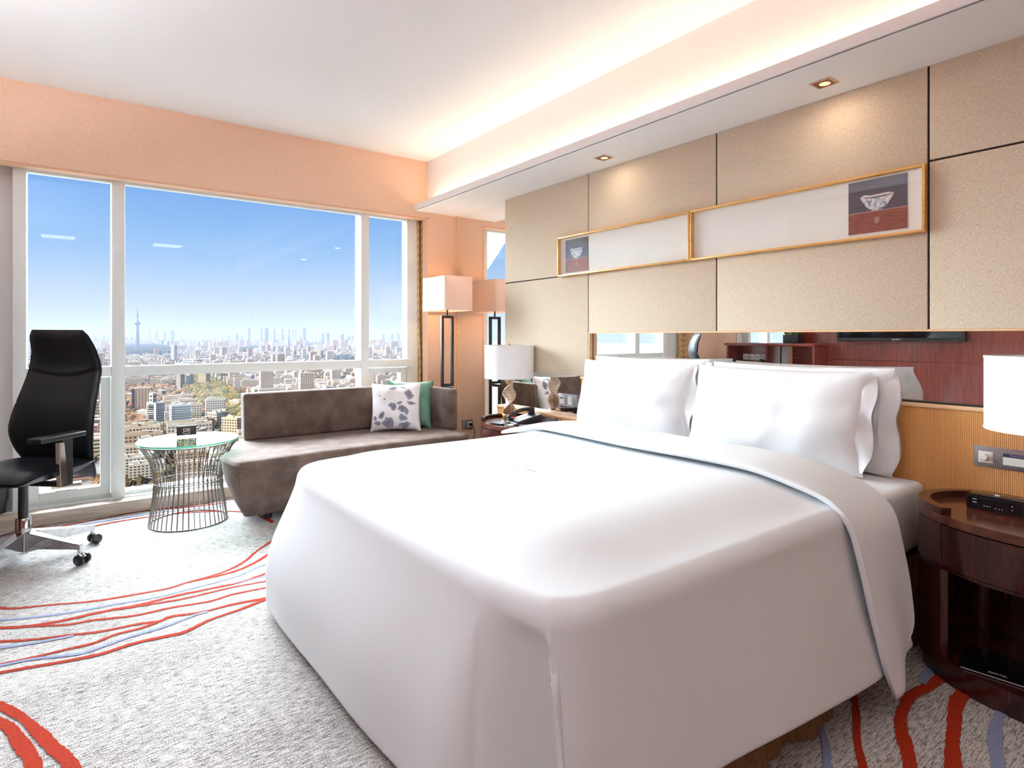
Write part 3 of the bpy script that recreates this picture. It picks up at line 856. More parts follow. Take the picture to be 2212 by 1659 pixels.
# bedside control plate
o = empty('control_plate', (2.84, .655, .735)); tag(o, 'grey metal bedside control plate with dimmer knob and white card', 'control plate')
link('plate', box(-.008, -.001, -.115, .113, -.040, .040, bev=.002), M_brushed, o)
link('dimmer_plate', box(-.0105, -.0081, .052, .098, -.023, .021, bev=.001), M_whitep, o)
kn = lathe([(0, 0), (.015, 0), (.015, .004), (.012, .006), (.012, .014), (.010, .016), (0, .016)], 28); kn.transform(Matrix.Translation((-.0106, .077, -.001)) @ Matrix.Rotation(radians(-90), 4, 'Y'))
link('dimmer_knob', kn, M_whitep, o)
link('card', box(-.0098, -.0081, -.092, .022, -.022, .022), M_whitep, o)
link('card_band', box(-.0102, -.0099, -.092, .022, .008, .022), mat('navy', lin(44, 40, 78), .5), o)
text('Master Switch', .0075, M_silver, 'lettering', o, Matrix.Translation((-.0104, -.020, .016)) @ R90, .0001)
text('-   -   -', .005, M_silver, 'lettering', o, Matrix.Translation((-.0104, -.020, .0105)) @ R90, .0001)

# telephone
o = empty('telephone', (2.575, 3.315, .5805), radians(-100)); tag(o, 'black desk telephone with white keypad on the corner nightstand', 'telephone')
bm = bmesh.new()
vs = [(-.085, -.105, 0), (.085, -.105, 0), (.085, .105, 0), (-.085, .105, 0), (-.085, -.105, .018), (.085, -.105, .018), (.085, .105, .070), (-.085, .105, .070)]
bvs = [bm.verts.new(q) for q in vs]
for q in ((3, 2, 1, 0), (4, 5, 6, 7), (0, 1, 5, 4), (1, 2, 6, 5), (2, 3, 7, 6), (3, 0, 4, 7)): bm.faces.new([bvs[i] for i in q])
bmesh.ops.bevel(bm, geom=list(bm.edges), offset=.008, segments=3, affect='EDGES')
link('body', fin(bm, 'phone', 40), M_blackp, o)
sl = atan(.052 / .21)
def on_slope(x, y, up): return (x, y, .018 + (y + .105) * .052 / .21 + up)
hs = []
for i in range(17):
    t = i / 16; y = -.10 + .205 * t
    hs.append(Vector(on_slope(-.052, y, .014 + .030 * sin(pi * t) ** .8)))
link('handset', tubes([(hs, [.019 if i < 3 or i > 13 else .0135 for i in range(17)])], 12), M_blackp, o)
for hb_ in ((-.073, -.031, -.108, -.062, .020, .044), (-.073, -.031, .060, .106, .063, .085)): link('handset_end', box(*hb_, bev=.006), M_blackp, o)
Ms = Matrix.Rotation(sl, 4, 'X')
kp = []
link('keypad_plate', box(-.022, .068, -.078, .035, -.001, .0015, M=Matrix.Translation(on_slope(0, 0, .0006)) @ Ms), M_silver, o)
k0 = None
for r_ in range(4):
    for c_ in range(3):
        if k0 is None: k0 = box(-.008, .008, -.006, .006, 0, .003, bev=.001)
        q = link('key', k0, M_whitep, o); q.location = on_slope(.000 + c_ * .023, -.062 + r_ * .024, .0035); q.rotation_euler = (sl, 0, 0)
link('red_key', box(-.018, .030, -.097, -.084, 0, .003, M=Matrix.Translation(on_slope(0, .003, .0015)) @ Matrix.Rotation(0, 4, 'X')), mat('red_plastic', lin(206, 50, 50), .4), o)

o = empty('notepad', (2.435, 3.36, .5805), radians(20)); tag(o, 'small dark memo holder with white paper in front of the telephone', 'notepad')
link('holder', box(-.05, .06, -.03, .085, 0, .010, bev=.002), M_blackp, o)
link('paper', box(-.045, .055, -.085, -.031, 0, .005), M_whitep, o)
o = empty('pen', (2.40, 3.29, .5815), radians(60)); tag(o, 'dark pen on the memo paper beside the telephone', 'pen')
link('barrel', tubes([([(-.06, 0, .0092), (.06, 0, .0092)], .0035)], 8), M_blackp, o)

# metal socket plate fixed to the mirror
o = empty('socket_plate', (2.895, 3.20, .735)); tag(o, 'metal socket plate fixed to the mirror above the corner ledge', 'socket plate')
bpl = link('plate', box(-.008, -.0005, -.10, .10, -.045, .045, bev=.002), M_brushed, o)
link('socket', box(-.0105, -.0081, .03, .085, -.03, .03, bev=.001), M_whitep, o)
link('switch', box(-.0105, -.0081, -.05, -.005, -.03, .03, bev=.001), M_whitep, o)
link('socket_slot', boxes([(-.011, -.0106, .038, .054, .008, .018), (-.011, -.0106, .060, .078, .008, .018)]), M_blackp, o)

# wall outlet near the corner with plug and cord
o = empty('wall_outlet', (2.78, YW, .36)); tag(o, 'wall outlet with black plug low in the corner behind the floor lamp', 'outlet')
link('plate', box(-.06, .06, -.008, -.0005, -.045, .045, bev=.002), M_brushed, o)
link('socket', box(-.045, .0, -.011, -.0081, -.03, .03, bev=.001), M_whitep, o)
link('plug', box(-.032, -.012, -.035, -.0112, -.012, .014, bev=.004), M_blackp, o)
link('cord', tubes([([(-.022, -.036, 0), (-.03, -.06, -.005), (-.04, -.07, -.05), (-.03, -.07, -.16), (-.03, -.07, -.26), (-.05, -.09, -.345), (-.1, -.14, -.352)], .003)], 6), M_blackp, o)

# ------------------------------------------------------------------ FLOOR LAMP
o = empty('floor_lamp', (2.64, 4.50, 0)); tag(o, 'black floor lamp of stacked open frames with boxy white shade in the corner', 'floor lamp')
M_fsh = mat('lit_lamp_fabric', lin(246, 232, 222), .85, spec=.1)
for n_ in (M_fsh,):
    nn = n_.node_tree; pb = nn.nodes['Principled BSDF']
    tl = nn.nodes.new('ShaderNodeBsdfTranslucent'); tl.inputs[0].default_value = lin(255, 226, 200)
    mxx = nn.nodes.new('ShaderNodeMixShader'); mxx.inputs[0].default_value = .30
    L(n_, pb.outputs[0], mxx.inputs[1]); L(n_, tl.outputs[0], mxx.inputs[2]); L(n_, mxx.outputs[0], nn.nodes['Material Output'].inputs[0])
w2, d2 = .14, .21; t_ = .002; r_ = .02
def rrect(a, b, r, n=5):
    out = []
    for sx_, sy_, s0 in ((1, 1, 0), (-1, 1, 90), (-1, -1, 180), (1, -1, 270)):
        for i in range(n + 1):
            an = radians(s0 + 90 * i / n); out.append((sx_ * (a - r) + r * cos(an), sy_ * (b - r) + r * sin(an)))
    return out
def loft_shell(sc_bottom, sc_top, z0, z1, th=.002):
    o_ = rrect(w2, d2, r_); n = len(o_); v = []; f = []
    for k, (s, z) in enumerate(((sc_bottom, z0), (sc_top, z1), (sc_top, z1), (sc_bottom, z0))):
        off = 0 if k < 2 else th
        for x, y in o_: v.append((x * s * (1 - off / w2), y * s * (1 - off / d2), z))
    for k in range(4):
        for i in range(n): f.append((k * n + i, k * n + (i + 1) % n, ((k + 1) % 4) * n + (i + 1) % n, ((k + 1) % 4) * n + i))
    return pyd(v, f, 30)
link('shade', loft_shell(1.0, .985, 1.425, 1.717), M_fsh, o)
link('shade_spider', tubes([([(-.13, 0, 1.70), (.13, 0, 1.70)], .002), ([(0, -.2, 1.70), (0, .2, 1.70)], .002), ([(0, 0, 1.40), (0, 0, 1.70)], .006)], 6), M_blackm, o)
def frame_piece(w, z0, z1, th, axis, dep=.022):
    a = w / 2
    if axis == 'x': L4 = [(-a, -a + th, -dep / 2, dep / 2, z0, z1), (a - th, a, -dep / 2, dep / 2, z0, z1), (-a + th, a - th, -dep / 2, dep / 2, z0, z0 + th), (-a + th, a - th, -dep / 2, dep / 2, z1 - th, z1)]
    else: L4 = [(-dep / 2, dep / 2, -a, -a + th, z0, z1), (-dep / 2, dep / 2, a - th, a, z0, z1), (-dep / 2, dep / 2, -a + th, a - th, z0, z0 + th), (-dep / 2, dep / 2, -a + th, a - th, z1 - th, z1)]
    return boxes(L4, bev=.002)
link('upper_frame', frame_piece(.125, .76, 1.385, .024, 'x'), M_blackm, o)
link('lower_frame', frame_piece(.17, .015, .757, .024, 'y'), M_blackm, o)
link('neck', lathe([(0, 1.3855), (.008, 1.3855), (.008, 1.44), (0, 1.44)], 12), M_blackm, o)
link('base', box(-.13, .13, -.13, .13, 0, .014, bev=.003), M_blackm, o)
link('bulb', lathe([(0, 1.475), (.025, 1.49), (.032, 1.53), (.02, 1.57), (.012, 1.59), (0, 1.60)], 16), mat('lit_bulb', (1, .85, .65, 1), .5, Emission_Color=(1, .62, .3, 1), Emission_Strength=6), o)
point('floor_lamp_light', (2.64, 4.50, 1.535), .035, 26, (1, .60, .28))

# ------------------------------------------------------------------ CURTAIN
def curtain(x0, x1, y, z0, z1, label, m, name='curtain', seed=0, draw=0):
    o = empty(name, ((x0 + x1) / 2, y, z0)); tag(o, label, 'curtain')
    def fn(s, t):
        z = z0 + (z1 - z0) * t
        sh = smooth_interp(t, [(0, .035), (.35, .02), (.6, 0), (1, -.005)]) * draw
        x = x0 + (x1 - x0) * s + sh
        yy = y + .028 * sin(s * 2 * pi * 2.5 + seed) + .01 * sin(s * 25 + t * 2)
        return (x - o.location.x, yy - o.location.y, z - z0)
    q = link('cloth', grid_mesh(fn, 60, 24), m, o); md = q.modifiers.new('s', 'SOLIDIFY'); md.thickness = .004
    return o
curtain(2.545, 2.618, 4.895, .095, 2.305, 'gold patterned curtain drawn tight against the right window jamb', M_curtain, seed=1, draw=.6)
curtain(-.73, -.60, 4.90, .095, 2.29, 'gold patterned curtain gathered at the left end of the window', M_curtain, seed=2)

# ------------------------------------------------------------------ SOFA
sofa = empty('sofa', (1.65, 4.25, 0)); tag(sofa, 'long taupe velvet chaise sofa with low back below the window', 'sofa')
top_o = [(.985, 4.715), (.86, 4.45), (.76, 4.15), (.752, 4.03), (.775, 3.86), (.80, 3.825), (1.0, 3.83), (1.3, 3.875), (1.7, 3.885), (2.2, 3.88), (2.44, 3.88), (2.50, 3.94), (2.50, 4.715)]
bot_o = [(.985, 4.70), (.93, 4.45), (.885, 4.15), (.872, 4.08), (.868, 4.02), (.885, 3.995), (1.03, 4.0), (1.3, 4.02), (1.7, 4.02), (2.2, 4.02), (2.38, 4.02), (2.44, 4.06), (2.46, 4.70)]
def sofa_body():
    bm = bmesh.new(); rows = []
    for k in range(9):
        t = k / 8; z = .055 + t * (.395 - .055)
        b = 1 - (1 - t) ** 1.7
        rows.append([bm.verts.new((p[0] + (q[0] - p[0]) * b, p[1] + (q[1] - p[1]) * b, z)) for p, q in zip(bot_o, top_o)])
    n = len(top_o)
    for A, B in zip(rows, rows[1:]):
        for i in range(n): bm.faces.new((A[i], A[(i + 1) % n], B[(i + 1) % n], B[i]))
    bm.faces.new(list(reversed(rows[0]))); bm.faces.new(rows[-1])
    return fin(bm, 'sofa', 35)
link('base', rel(sofa_body(), sofa), M_velvet, sofa)
def inset(poly, d):
    cx = sum(p[0] for p in poly) / len(poly); cy = sum(p[1] for p in poly) / len(poly)
    n = len(poly); out = []
    for i in range(n):
        a, b, c_ = Vector(poly[i - 1]), Vector(poly[i]), Vector(poly[(i + 1) % n])
        e1 = (b - a).normalized(); e2 = (c_ - b).normalized(); n1 = Vector((-e1.y, e1.x)); n2 = Vector((-e2.y, e2.x)); m = (n1 + n2)
        m = m / max(m.length, .2); k = d / max(.4, m.dot(n1)); q = b + m * k; out.append((q.x, q.y))
    return out
def seat_pad():
    bm = bmesh.new(); rows = []
    for d, z in ((.006, .396), (-.004, .402), (-.006, .418), (.004, .433), (.022, .440), (.06, .4425)):
        rows.append([bm.verts.new((x, y, z)) for x, y in inset(top_o, d)])
    n = len(top_o)
    for A, B in zip(rows, rows[1:]):
        for i in range(n): bm.faces.new((A[i], A[(i + 1) % n], B[(i + 1) % n], B[i]))
    bm.faces.new(list(reversed(rows[0]))); bm.faces.new(rows[-1]); return fin(bm, 'seat', 40)
link('seat', rel(seat_pad(), sofa), M_velvet, sofa)
bm = bmesh.new(); tube(bm, [(x, y, .399) for x, y in top_o], .0045, 6, True); link('seat_piping', rel(fin(bm, 'p', 60), sofa), M_velvet, sofa)
def tilt_box(x0, x1, y0, y1, z0, z1, lean, bev):
    bm = bmesh.new(); vs = add_box(bm, x0, x1, y0, y1, z0, z1, bev, 4)
    for v_ in bm.verts: v_.co.y += (v_.co.z - z0) * lean
    return fin(bm, 'b', 40)
link('backrest', rel(tilt_box(.99, 2.435, 4.565, 4.685, .444, .782, .09, .024), sofa), M_velvet, sofa)
bm = bmesh.new(); tube(bm, [(1.012 , 4.572 + (z_ - .444) * .09, z_) for z_ in (.46, .55, .65, .745)] + [(1.035, 4.60, .772), (1.4, 4.60, .773), (2.4, 4.60, .773)], .004, 6); link('back_piping', rel(fin(bm, 'p', 60), sofa), M_velvet, sofa)
arm_p = [(2.375, 4.60), (2.382, 4.50), (2.402, 4.36), (2.425, 4.22), (2.437, 4.12), (2.455, 4.095), (2.49, 4.09), (2.505, 4.11), (2.50, 4.22), (2.49, 4.4), (2.485, 4.60)]
link('return_arm', rel(prism(arm_p, .444, .772, 40, bev=.012), sofa), M_velvet, sofa)
for x, y in ((1.03, 4.10), (2.3, 4.12), (1.05, 4.6), (2.3, 4.6), (1.7, 4.12)):
    link('foot', rel(lathe([(0, 0), (.028, 0), (.03, .01), (.026, .054), (0, .054)], 16, loc=(x, y, 0)), sofa), M_blackp, sofa)

# cushions
def cushion_mesh(w, th, seed):
    return pillow_mesh(w, w, th, seed, ears=.07)
M_flor = mat('floral_print', lin(240, 238, 238), .75)
t0 = M_flor.node_tree.nodes.new('ShaderNodeTexCoord'); sp = M_flor.node_tree.nodes.new('ShaderNodeSeparateXYZ'); L(M_flor, t0.outputs['Object'], sp.inputs[0])
nzf = N(M_flor, 'ShaderNodeTexNoise', Scale=26, Detail=4); L(M_flor, t0.outputs['Object'], nzf.inputs['Vector'])
acc = None
def mth(op, a, b=None, c_=None):
    n = N(M_flor, 'ShaderNodeMath', operation=op)
    for i, q in enumerate((a, b, c_)):
        if q is None: continue
        if isinstance(q, (int, float)): n.inputs[i].default_value = q
        else: L(M_flor, q, n.inputs[i])
    return n.outputs[0]
yy_, zz_ = sp.outputs['Y'], sp.outputs['Z']
for (cy_, cz_, a_, b_, rot_) in [(-.10, .29, .050, .036, 60), (.02, .345, .045, .018, -15), (-.05, .35, .03, .014, 30), (-.12, .215, .036, .018, 10), (.015, .185, .030, .034, 0), (-.055, .165, .048, .032, 35), (-.03, .215, .028, .02, -30), (.04, .20, .02, .026, 40), (-.085, .14, .02, .03, 0),
                                 (.06, .065, .050, .046, 20), (-.05, .095, .045, .030, 25), (-.07, .045, .05, .024, -10), (.14, .06, .026, .022, 0), (.11, .12, .02, .035, 20), (.16, .10, .012, .025, -20), (.09, .25, .008, .008, 0), (.13, .28, .006, .01, 0)]:
    c_r, s_r = cos(radians(rot_)), sin(radians(rot_))
    dy = mth('SUBTRACT', yy_, cy_); dz = mth('SUBTRACT', zz_, cz_)
    p_ = mth('ADD', mth('MULTIPLY', dy, c_r / a_), mth('MULTIPLY', dz, s_r / a_)); q_ = mth('ADD', mth('MULTIPLY', dy, -s_r / b_), mth('MULTIPLY', dz, c_r / b_))
    d_ = mth('SQRT', mth('ADD', mth('MULTIPLY', p_, p_), mth('MULTIPLY', q_, q_)))
    acc = d_ if acc is None else mth('MINIMUM', acc, d_)
acc = mth('ADD', acc, mth('MULTIPLY', mth('SUBTRACT', nzf.outputs[0], .5), 1.5))
L(M_flor, ramp(M_flor, acc, [(.0, lin(104, 104, 120)), (.80, lin(140, 140, 154)), (.92, lin(240, 238, 240))]), M_flor.node_tree.nodes['Principled BSDF'].inputs['Base Color'])
cu = empty('cushion', (2.065, 4.33, .441)); tag(cu, 'square white cushion printed with grey flowers leaning on the sofa', 'cushion')
cu.rotation_euler = (radians(0), radians(20), radians(62)); link('cover', cushion_mesh(.40, .15, 21), M_flor, cu)
cg = empty('cushion', (2.225, 4.44, .441)); tag(cg, 'sage green satin cushion behind the floral one', 'cushion')
cg.rotation_euler = (0, radians(15), radians(50)); link('cover', cushion_mesh(.40, .12, 33), M_green, cg)

# ------------------------------------------------------------------ WIRE SIDE TABLE
tb = empty('side_table', (.60, 4.33, 0)); tag(tb, 'round glass side table on a flared cage of nickel wires', 'side table')
prof = [(0.0, .228), (.06, .218), (.14, .206), (.22, .198), (.29, .198), (.36, .207), (.42, .226), (.47, .252), (.505, .278), (.518, .286)]
def rad(z): return smooth_interp(z, prof)
nw = 44
pts = []
for i in range(26):
    z = .004 + (.515 - .004) * i / 25; pts.append((interp(z, prof), 0, z))
wire = tubes([(pts, .0038)], 6)
for i in range(nw):
    q = link('wire', wire, M_steel, tb); q.rotation_euler = (0, 0, 2 * pi * i / nw)
for R, z, rr in ((.228, .0045, .0045), (.286, .516, .004), (.199, .27, .0028)):
    bm = bmesh.new(); tube(bm, [(R * cos(2 * pi * i / 64), R * sin(2 * pi * i / 64), z) for i in range(64)], rr, 6, True)
    link('ring', fin(bm, 'r', 60), M_steel, tb)
link('glass_top', lathe([(0, .5215), (.293, .5215), (.293, .5335), (0, .5335)], 72, smooth=30), M_tglass, tb)
link('glass_edge', lathe([(.2935, .5215), (.2955, .5228), (.2955, .5322), (.2935, .5335)], 72, cap=False), M_gedge, tb)

# tent card
o = empty('tent_card', (.60, 4.425, .534), radians(-9)); tag(o, 'curved black no-smoking tent card on the glass side table', 'card')
def tent(s, t):
    a = pi * (.04 + .92 * t); return ((s - .5) * .115, -.030 * cos(a), .076 * sin(a) ** .8)
q = link('card', grid_mesh(tent, 2, 17), mat('charcoal_card', lin(52, 50, 54), .4), o); md = q.modifiers.new('s', 'SOLIDIFY'); md.thickness = .0015
Mf = Matrix.Translation((0, -.0300, .028)) @ Matrix.Rotation(radians(80), 4, 'X')
def flat(lst, z0=.0): 
    bm = bmesh.new()
    for l in lst: add_box(bm, *l, z0, z0 + .0008)
    return fin(bm, 'flat')
me = flat([(-.019, .019, -.003, -.001), (-.019, .019, .029, .031), (-.019, -.017, -.001, .029), (.017, .019, -.001, .029)]); me.transform(Mf); link('square_border', me, M_whitep, o)
me = flat([(-.012, .010, .011, .015), (.002, .013, .018, .026)], .0001); me.transform(Mf); link('cigarette_mark', me, M_whitep, o)
bm = bmesh.new(); add_box(bm, -.021, .021, -.002, .002, .001, .0018, M=Matrix.Translation((0, .014, 0)) @ Matrix.Rotation(radians(-38), 4, 'Z')); me = fin(bm); me.transform(Mf); link('red_slash', me, mat('red_print', lin(196, 60, 80), .5), o)
text('SOFITEL', .011, M_silver, 'lettering', o, Matrix.Translation((0, -.0325, .016)) @ Matrix.Rotation(radians(88), 4, 'X'), .0001)

# ------------------------------------------------------------------ OFFICE CHAIR
CHX, CHY = -.217, 4.065
def office_chair():
    # local frame: facing -Y, origin on the floor under the column
    o = empty('office_chair', (CHX, CHY, 0)); tag(o, 'high-backed black leather office chair on a chrome five-star base', 'office chair')
    # base legs
    for i, a in enumerate((22, -42, -118, 166, 94)):
        aa = radians(a) + radians(43)   # undo the turn of the chair
        leg = bmesh.new()
        secs = []
        for r_, w_, zt, zb in ((.028, .022, .165, .055), (.10, .020, .150, .075), (.30, .015, .112, .078), (.335, .015, .108, .076)):
            secs.append([leg.verts.new((r_, s * w_ * (1 if q else .8), z)) for s, z, q in ((-1, zb, 0), (1, zb, 0), (1, zt, 1), (-1, zt, 1))])
        for A, B in zip(secs, secs[1:]):
            for k in range(4): leg.faces.new((A[k], A[(k + 1) % 4], B[(k + 1) % 4], B[k]))
        leg.faces.new(list(reversed(secs[0]))); leg.faces.new(secs[-1])
        bmesh.ops.bevel(leg, geom=[e for e in leg.edges], offset=.003, segments=2, affect='EDGES')
        q = link('base_leg', fin(leg, 'leg', 40), M_chrome, o); q.rotation_euler = (0, 0, aa)
        cst = link('caster_fork', tubes([([(.325, 0, .085), (.325, 0, .062)], .010), ([(.325, -.012, .060), (.335, -.012, .052), (.348, -.012, .036)], .008), ([(.325, .012, .060), (.335, .012, .052), (.348, .012, .036)], .008)], 10), M_chrome, q)
        wm = lathe([(0, -.010), (.022, -.010), (.028, -.006), (.028, .006), (.022, .010), (0, .010)], 24)
        for s in (-1, 1):
            wq = wm.copy(); wq.transform(Matrix.Translation((.338, s * .0225, .0285)) @ Matrix.Rotation(radians(90), 4, 'X'))
            k = link('wheel', wq, M_blackp, q)
    link('hub', lathe([(0, .045), (.020, .045), (.024, .055), (.033, .060), (.035, .165), (.034, .235), (.030, .240), (0, .240)], 28), M_chrome, o)
    link('gas_column', lathe([(0, .24), (.022, .24), (.022, .40), (.026, .405), (.026, .43), (0, .43)], 24), M_blackp, o)
    link('mechanism', box(-.10, .10, -.12, .14, .425, .452, bev=.008), M_blackp, o)
    # seat
    def seat(sx_, sz):
        pass
    bm = bmesh.new(); nu, nv = 26, 26
    def sp_(u, v, top):
        au, av = abs(u), abs(v)
        wx = .265 * (1 - .06 * (v + 1) / 2)
        x = wx * u * (1 - .10 * av ** 3 * au); y = .26 * v * (1 - .10 * au ** 3) - .02
        edge = (max(0, 1 - au ** 5) * max(0, 1 - av ** 5)) ** .5
        dish = -.012 * (1 - u * u) * (1 - v * v); water = -.045 * max(0, -v - .45) ** 1.5 / .55
        z = .500 + (.028 * edge + dish + water if top else -.050 * edge + water * .5)
        return (x, y, z)
    A = [sp_(i / (nu - 1) * 2 - 1, j / (nv - 1) * 2 - 1, True) for j in range(nv) for i in range(nu)]
    B = [sp_(i / (nu - 1) * 2 - 1, j / (nv - 1) * 2 - 1, False) for j in range(nv) for i in range(nu)]
    f = []
    for off, fl in ((0, 0), (nu * nv, 1)):
        for j in range(nv - 1):
            for i in range(nu - 1):
                q = (off + j * nu + i, off + j * nu + i + 1, off + (j + 1) * nu + i + 1, off + (j + 1) * nu + i); f.append(q if not fl else q[::-1])
    me = pyd(A + B, f); bm.from_mesh(me); bmesh.ops.remove_doubles(bm, verts=bm.verts, dist=1e-5)
    link('seat', fin(bm, 'seat', 60), M_leather, o)
    # backrest: half widths and forward offset by height
    HW = [(.38, .165), (.43, .185), (.50, .215), (.60, .245), (.68, .255), (.80, .245), (.92, .232), (1.02, .222), (1.12, .200), (1.20, .182), (1.235, .170)]
    FO = [(.38, -.075), (.43, -.040), (.50, .010), (.58, .045), (.68, .060), (.80, .035), (.90, .0), (1.02, -.035), (1.12, -.025), (1.20, .005), (1.235, .018)]
    def bp_(u, t, side):
        z = .385 + t * .85
        hw = crv(z, HW); fo = crv(z, FO)
        endr = (max(0, 1 - abs(2 * t - 1) ** 12)) ** .5
        x = hw * u * (.90 + .10 * endr)
        ed = max(0, 1 - abs(u) ** 4) ** .5 * endr
        seam = -.012 * exp(-((z - (1.015 - .045 * (1 - u * u))) / .010) ** 2) if side < 0 else 0
        wrap = -.035 * abs(u) ** 2.2   # sides curl forward a little
        y = -fo + (wrap if side < 0 else wrap * .9)
        th_ = (.036 * ed if side < 0 else .030 * ed)
        return (x, .255 + y + side * (th_ + (seam if side < 0 else 0)) , z)
    nu, nv = 34, 90
    for nm, side in (('backrest', -1), ('back_shell', 1)):
        V = [bp_(i / (nu - 1) * 2 - 1, j / (nv - 1), side) for j in range(nv) for i in range(nu)]
        V2 = [(x, .255 - crv(z, FO) - .035 * abs((i_ % nu) / (nu - 1) * 2 - 1) ** 2.2 + side * .002, z) for i_, (x, y, z) in enumerate(V)]
        f = []
        for off, fl in ((0, 0), (nu * nv, 1)):
            for j in range(nv - 1):
                for i in range(nu - 1):
                    q = (off + j * nu + i, off + j * nu + i + 1, off + (j + 1) * nu + i + 1, off + (j + 1) * nu + i); f.append(q if not fl else q[::-1])
        bm = bmesh.new(); me = pyd(V + V2, f); bm.from_mesh(me); bmesh.ops.remove_doubles(bm, verts=bm.verts, dist=2e-4)
        link(nm, fin(bm, nm, 60), M_leather, o)
    # piping round the backrest
    ed = [bp_(-1, j / 30, 1) for j in range(31)] + [bp_(i / 10 * 2 - 1, 1, 1) for i in range(1, 10)] + [bp_(1, 1 - j / 30, 1) for j in range(31)]
    link('back_piping', tubes([([(x * 1.008, y, z) for x, y, z in ed], .0055)], 8), M_leather, o)
    # arms
    for s in (-1, 1):
        link('arm_pad', box(s * .285 - .042, s * .285 + .042, -.22, .05, .672, .698, bev=.010, seg=3), M_blackp, o)
        link('arm_post', boxes([(s * .285 - .012, s * .285 + .012, -.07, -.005, .425, .671), (min(s * .10, s * .285), max(s * .10, s * .285), -.065, -.01, .422, .440)], bev=.004), M_blackp, o)
        bm = bmesh.new(); q = []
        xs = s * .285 + s * .0125
        for y_, z_ in ((-.082, .430), (-.032, .428), (-.058, .655), (-.090, .655)): q.append(bm.verts.new((s * .285 - .013, y_, z_)))
        q2 = [bm.verts.new((s * .285 + .013, v_.co.y, v_.co.z)) for v_ in q]
        bm.faces.new(q); bm.faces.new(list(reversed(q2)))
        for i in range(4): bm.faces.new((q[i], q2[i], q2[(i + 1) % 4], q[(i + 1) % 4]))
        bmesh.ops.bevel(bm, geom=list(bm.edges), offset=.003, segments=2, affect='EDGES')
        link('arm_bracket', fin(bm, 'br', 40), M_chrome, o)
    return o


chair = office_chair(); chair.rotation_euler = (0, 0, radians(-43))

# waste bin on the kerb
o = empty('waste_bin', (-.395, 4.885, .0925)); tag(o, 'small black waste bin on the window kerb at the left edge', 'bin')
link('body', lathe([(0, 0), (.050, 0), (.058, .10), (.056, .10), (.048, .006), (0, .006)], 28), M_blackp, o)
link('rim_liner', lathe([(.0585, .085), (.062, .085), (.064, .17), (.0, .17)], 28, cap=False), M_blackp, o)

# ------------------------------------------------------------------ FRAMED PICTURES
def picture(y0, y1, py0, py1, pz0, pz1, label):
    cy = (y0 + y1) / 2; z0, z1 = 1.635, 1.920; X0, X1 = XP - .034, XP - .001
    o = empty('picture', (XP, cy, z0)); tag(o, label, 'picture', 'long framed bowl pictures')
    def l(n, me, m, par=o): me.transform(Matrix.Translation((-XP, -cy, -z0))); return link(n, me, m, par)
    t = .011
    l('frame', boxes([(X0, X1, y0, y0 + t, z0, z1), (X0, X1, y1 - t, y1, z0, z1), (X0, X1, y0 + t, y1 - t, z0, z0 + t), (X0, X1, y0 + t, y1 - t, z1 - t, z1)], bev=.001), M_gold)
    l('mount', box(XP - .008, XP - .002, y0 + t, y1 - t, z0 + t, z1 - t), mat('mount_board', lin(242, 240, 236), .8))
    xs = XP - .0105
    l('photo', box(xs, XP - .0081, py0, py1, pz0, pz1), mat('slate_print', lin(84, 80, 92), .5))
    H_ = pz1 - pz0; W_ = py1 - py0
    l('table_print', box(xs - .0004, xs - .0001, py0, py1, pz0, pz0 + .40 * H_), noisy('brown_red_print', [(.3, lin(112, 56, 44)), (.7, lin(158, 84, 66))], nscale=8, scale=(1, 3, 12), rough=.5))
    l('shelf_edge_print', box(xs - .0006, xs - .0004, py0, py1, pz0 + .385 * H_, pz0 + .405 * H_), mat('pink_line', lin(176, 130, 120), .5))
    l('backdrop_line_print', box(xs - .0004, xs - .0001, py0, py1, pz0 + .495 * H_, pz0 + .502 * H_), mat('dark_line', lin(58, 56, 66), .5))
    # bowl outline (flat print)
    cyb = (py0 + py1) / 2
    def P_(a, b): return (a * W_, b * H_)
    rim = [(-.29, .685), (-.2, .672), (-.08, .668), (.05, .665), (.18, .668), (.29, .68)]
    body = [(-.29, .685), (-.25, .60), (-.20, .52), (-.14, .455), (-.10, .43), (-.095, .41), (.095, .41), (.10, .43), (.14, .455), (.20, .52), (.25, .60), (.29, .685), (.18, .655), (.05, .645), (-.08, .645), (-.2, .655)]
    def poly(pts_, dx):
        return pyd([(dx, cyb + a * W_, pz0 + b * H_) for a, b in pts_], [tuple(range(len(pts_)))])
    Mb = mat('bowl_print', lin(226, 228, 230), .5)
    if not Mb.get('done'):
        Mb['done'] = 1
        cc_ = coords(Mb); vo = N(Mb, 'ShaderNodeTexVoronoi', Scale=85); L(Mb, cc_, vo.inputs['Vector'])
        L(Mb, ramp(Mb, vo.outputs['Distance'], [(.15, lin(178, 96, 84)), (.30, lin(232, 230, 226)), (.55, lin(226, 228, 230)), (.72, lin(110, 140, 170))]), Mb.node_tree.nodes['Principled BSDF'].inputs['Base Color'])
    l('bowl_print', poly(body, xs - .0010), Mb)
    l('bowl_mouth_print', poly(rim + [(.22, .725), (.1, .70), (-.05, .705), (-.2, .71)], xs - .0012), mat('bowl_inside_print', lin(222, 214, 218), .5))
    l('keyhole_print', poly([(.045 * cos(k * pi / 8), .22 + .065 * sin(k * pi / 8)) for k in range(16)], xs - .0008), mat('keyhole', lin(178, 130, 112), .5))
    l('glazing', box(XP - .018, XP - .0165, y0 + t, y1 - t, z0 + t, z1 - t), M_glass)
    return o


picture(.932, 2.092, 1.004, 1.241, 1.664, 1.900, 'long gold-framed picture with a dark bowl photo at its right end')
picture(2.097, 3.243, 2.945, 3.178, 1.660, 1.893, 'long gold-framed picture with a pale bowl photo at its left end')

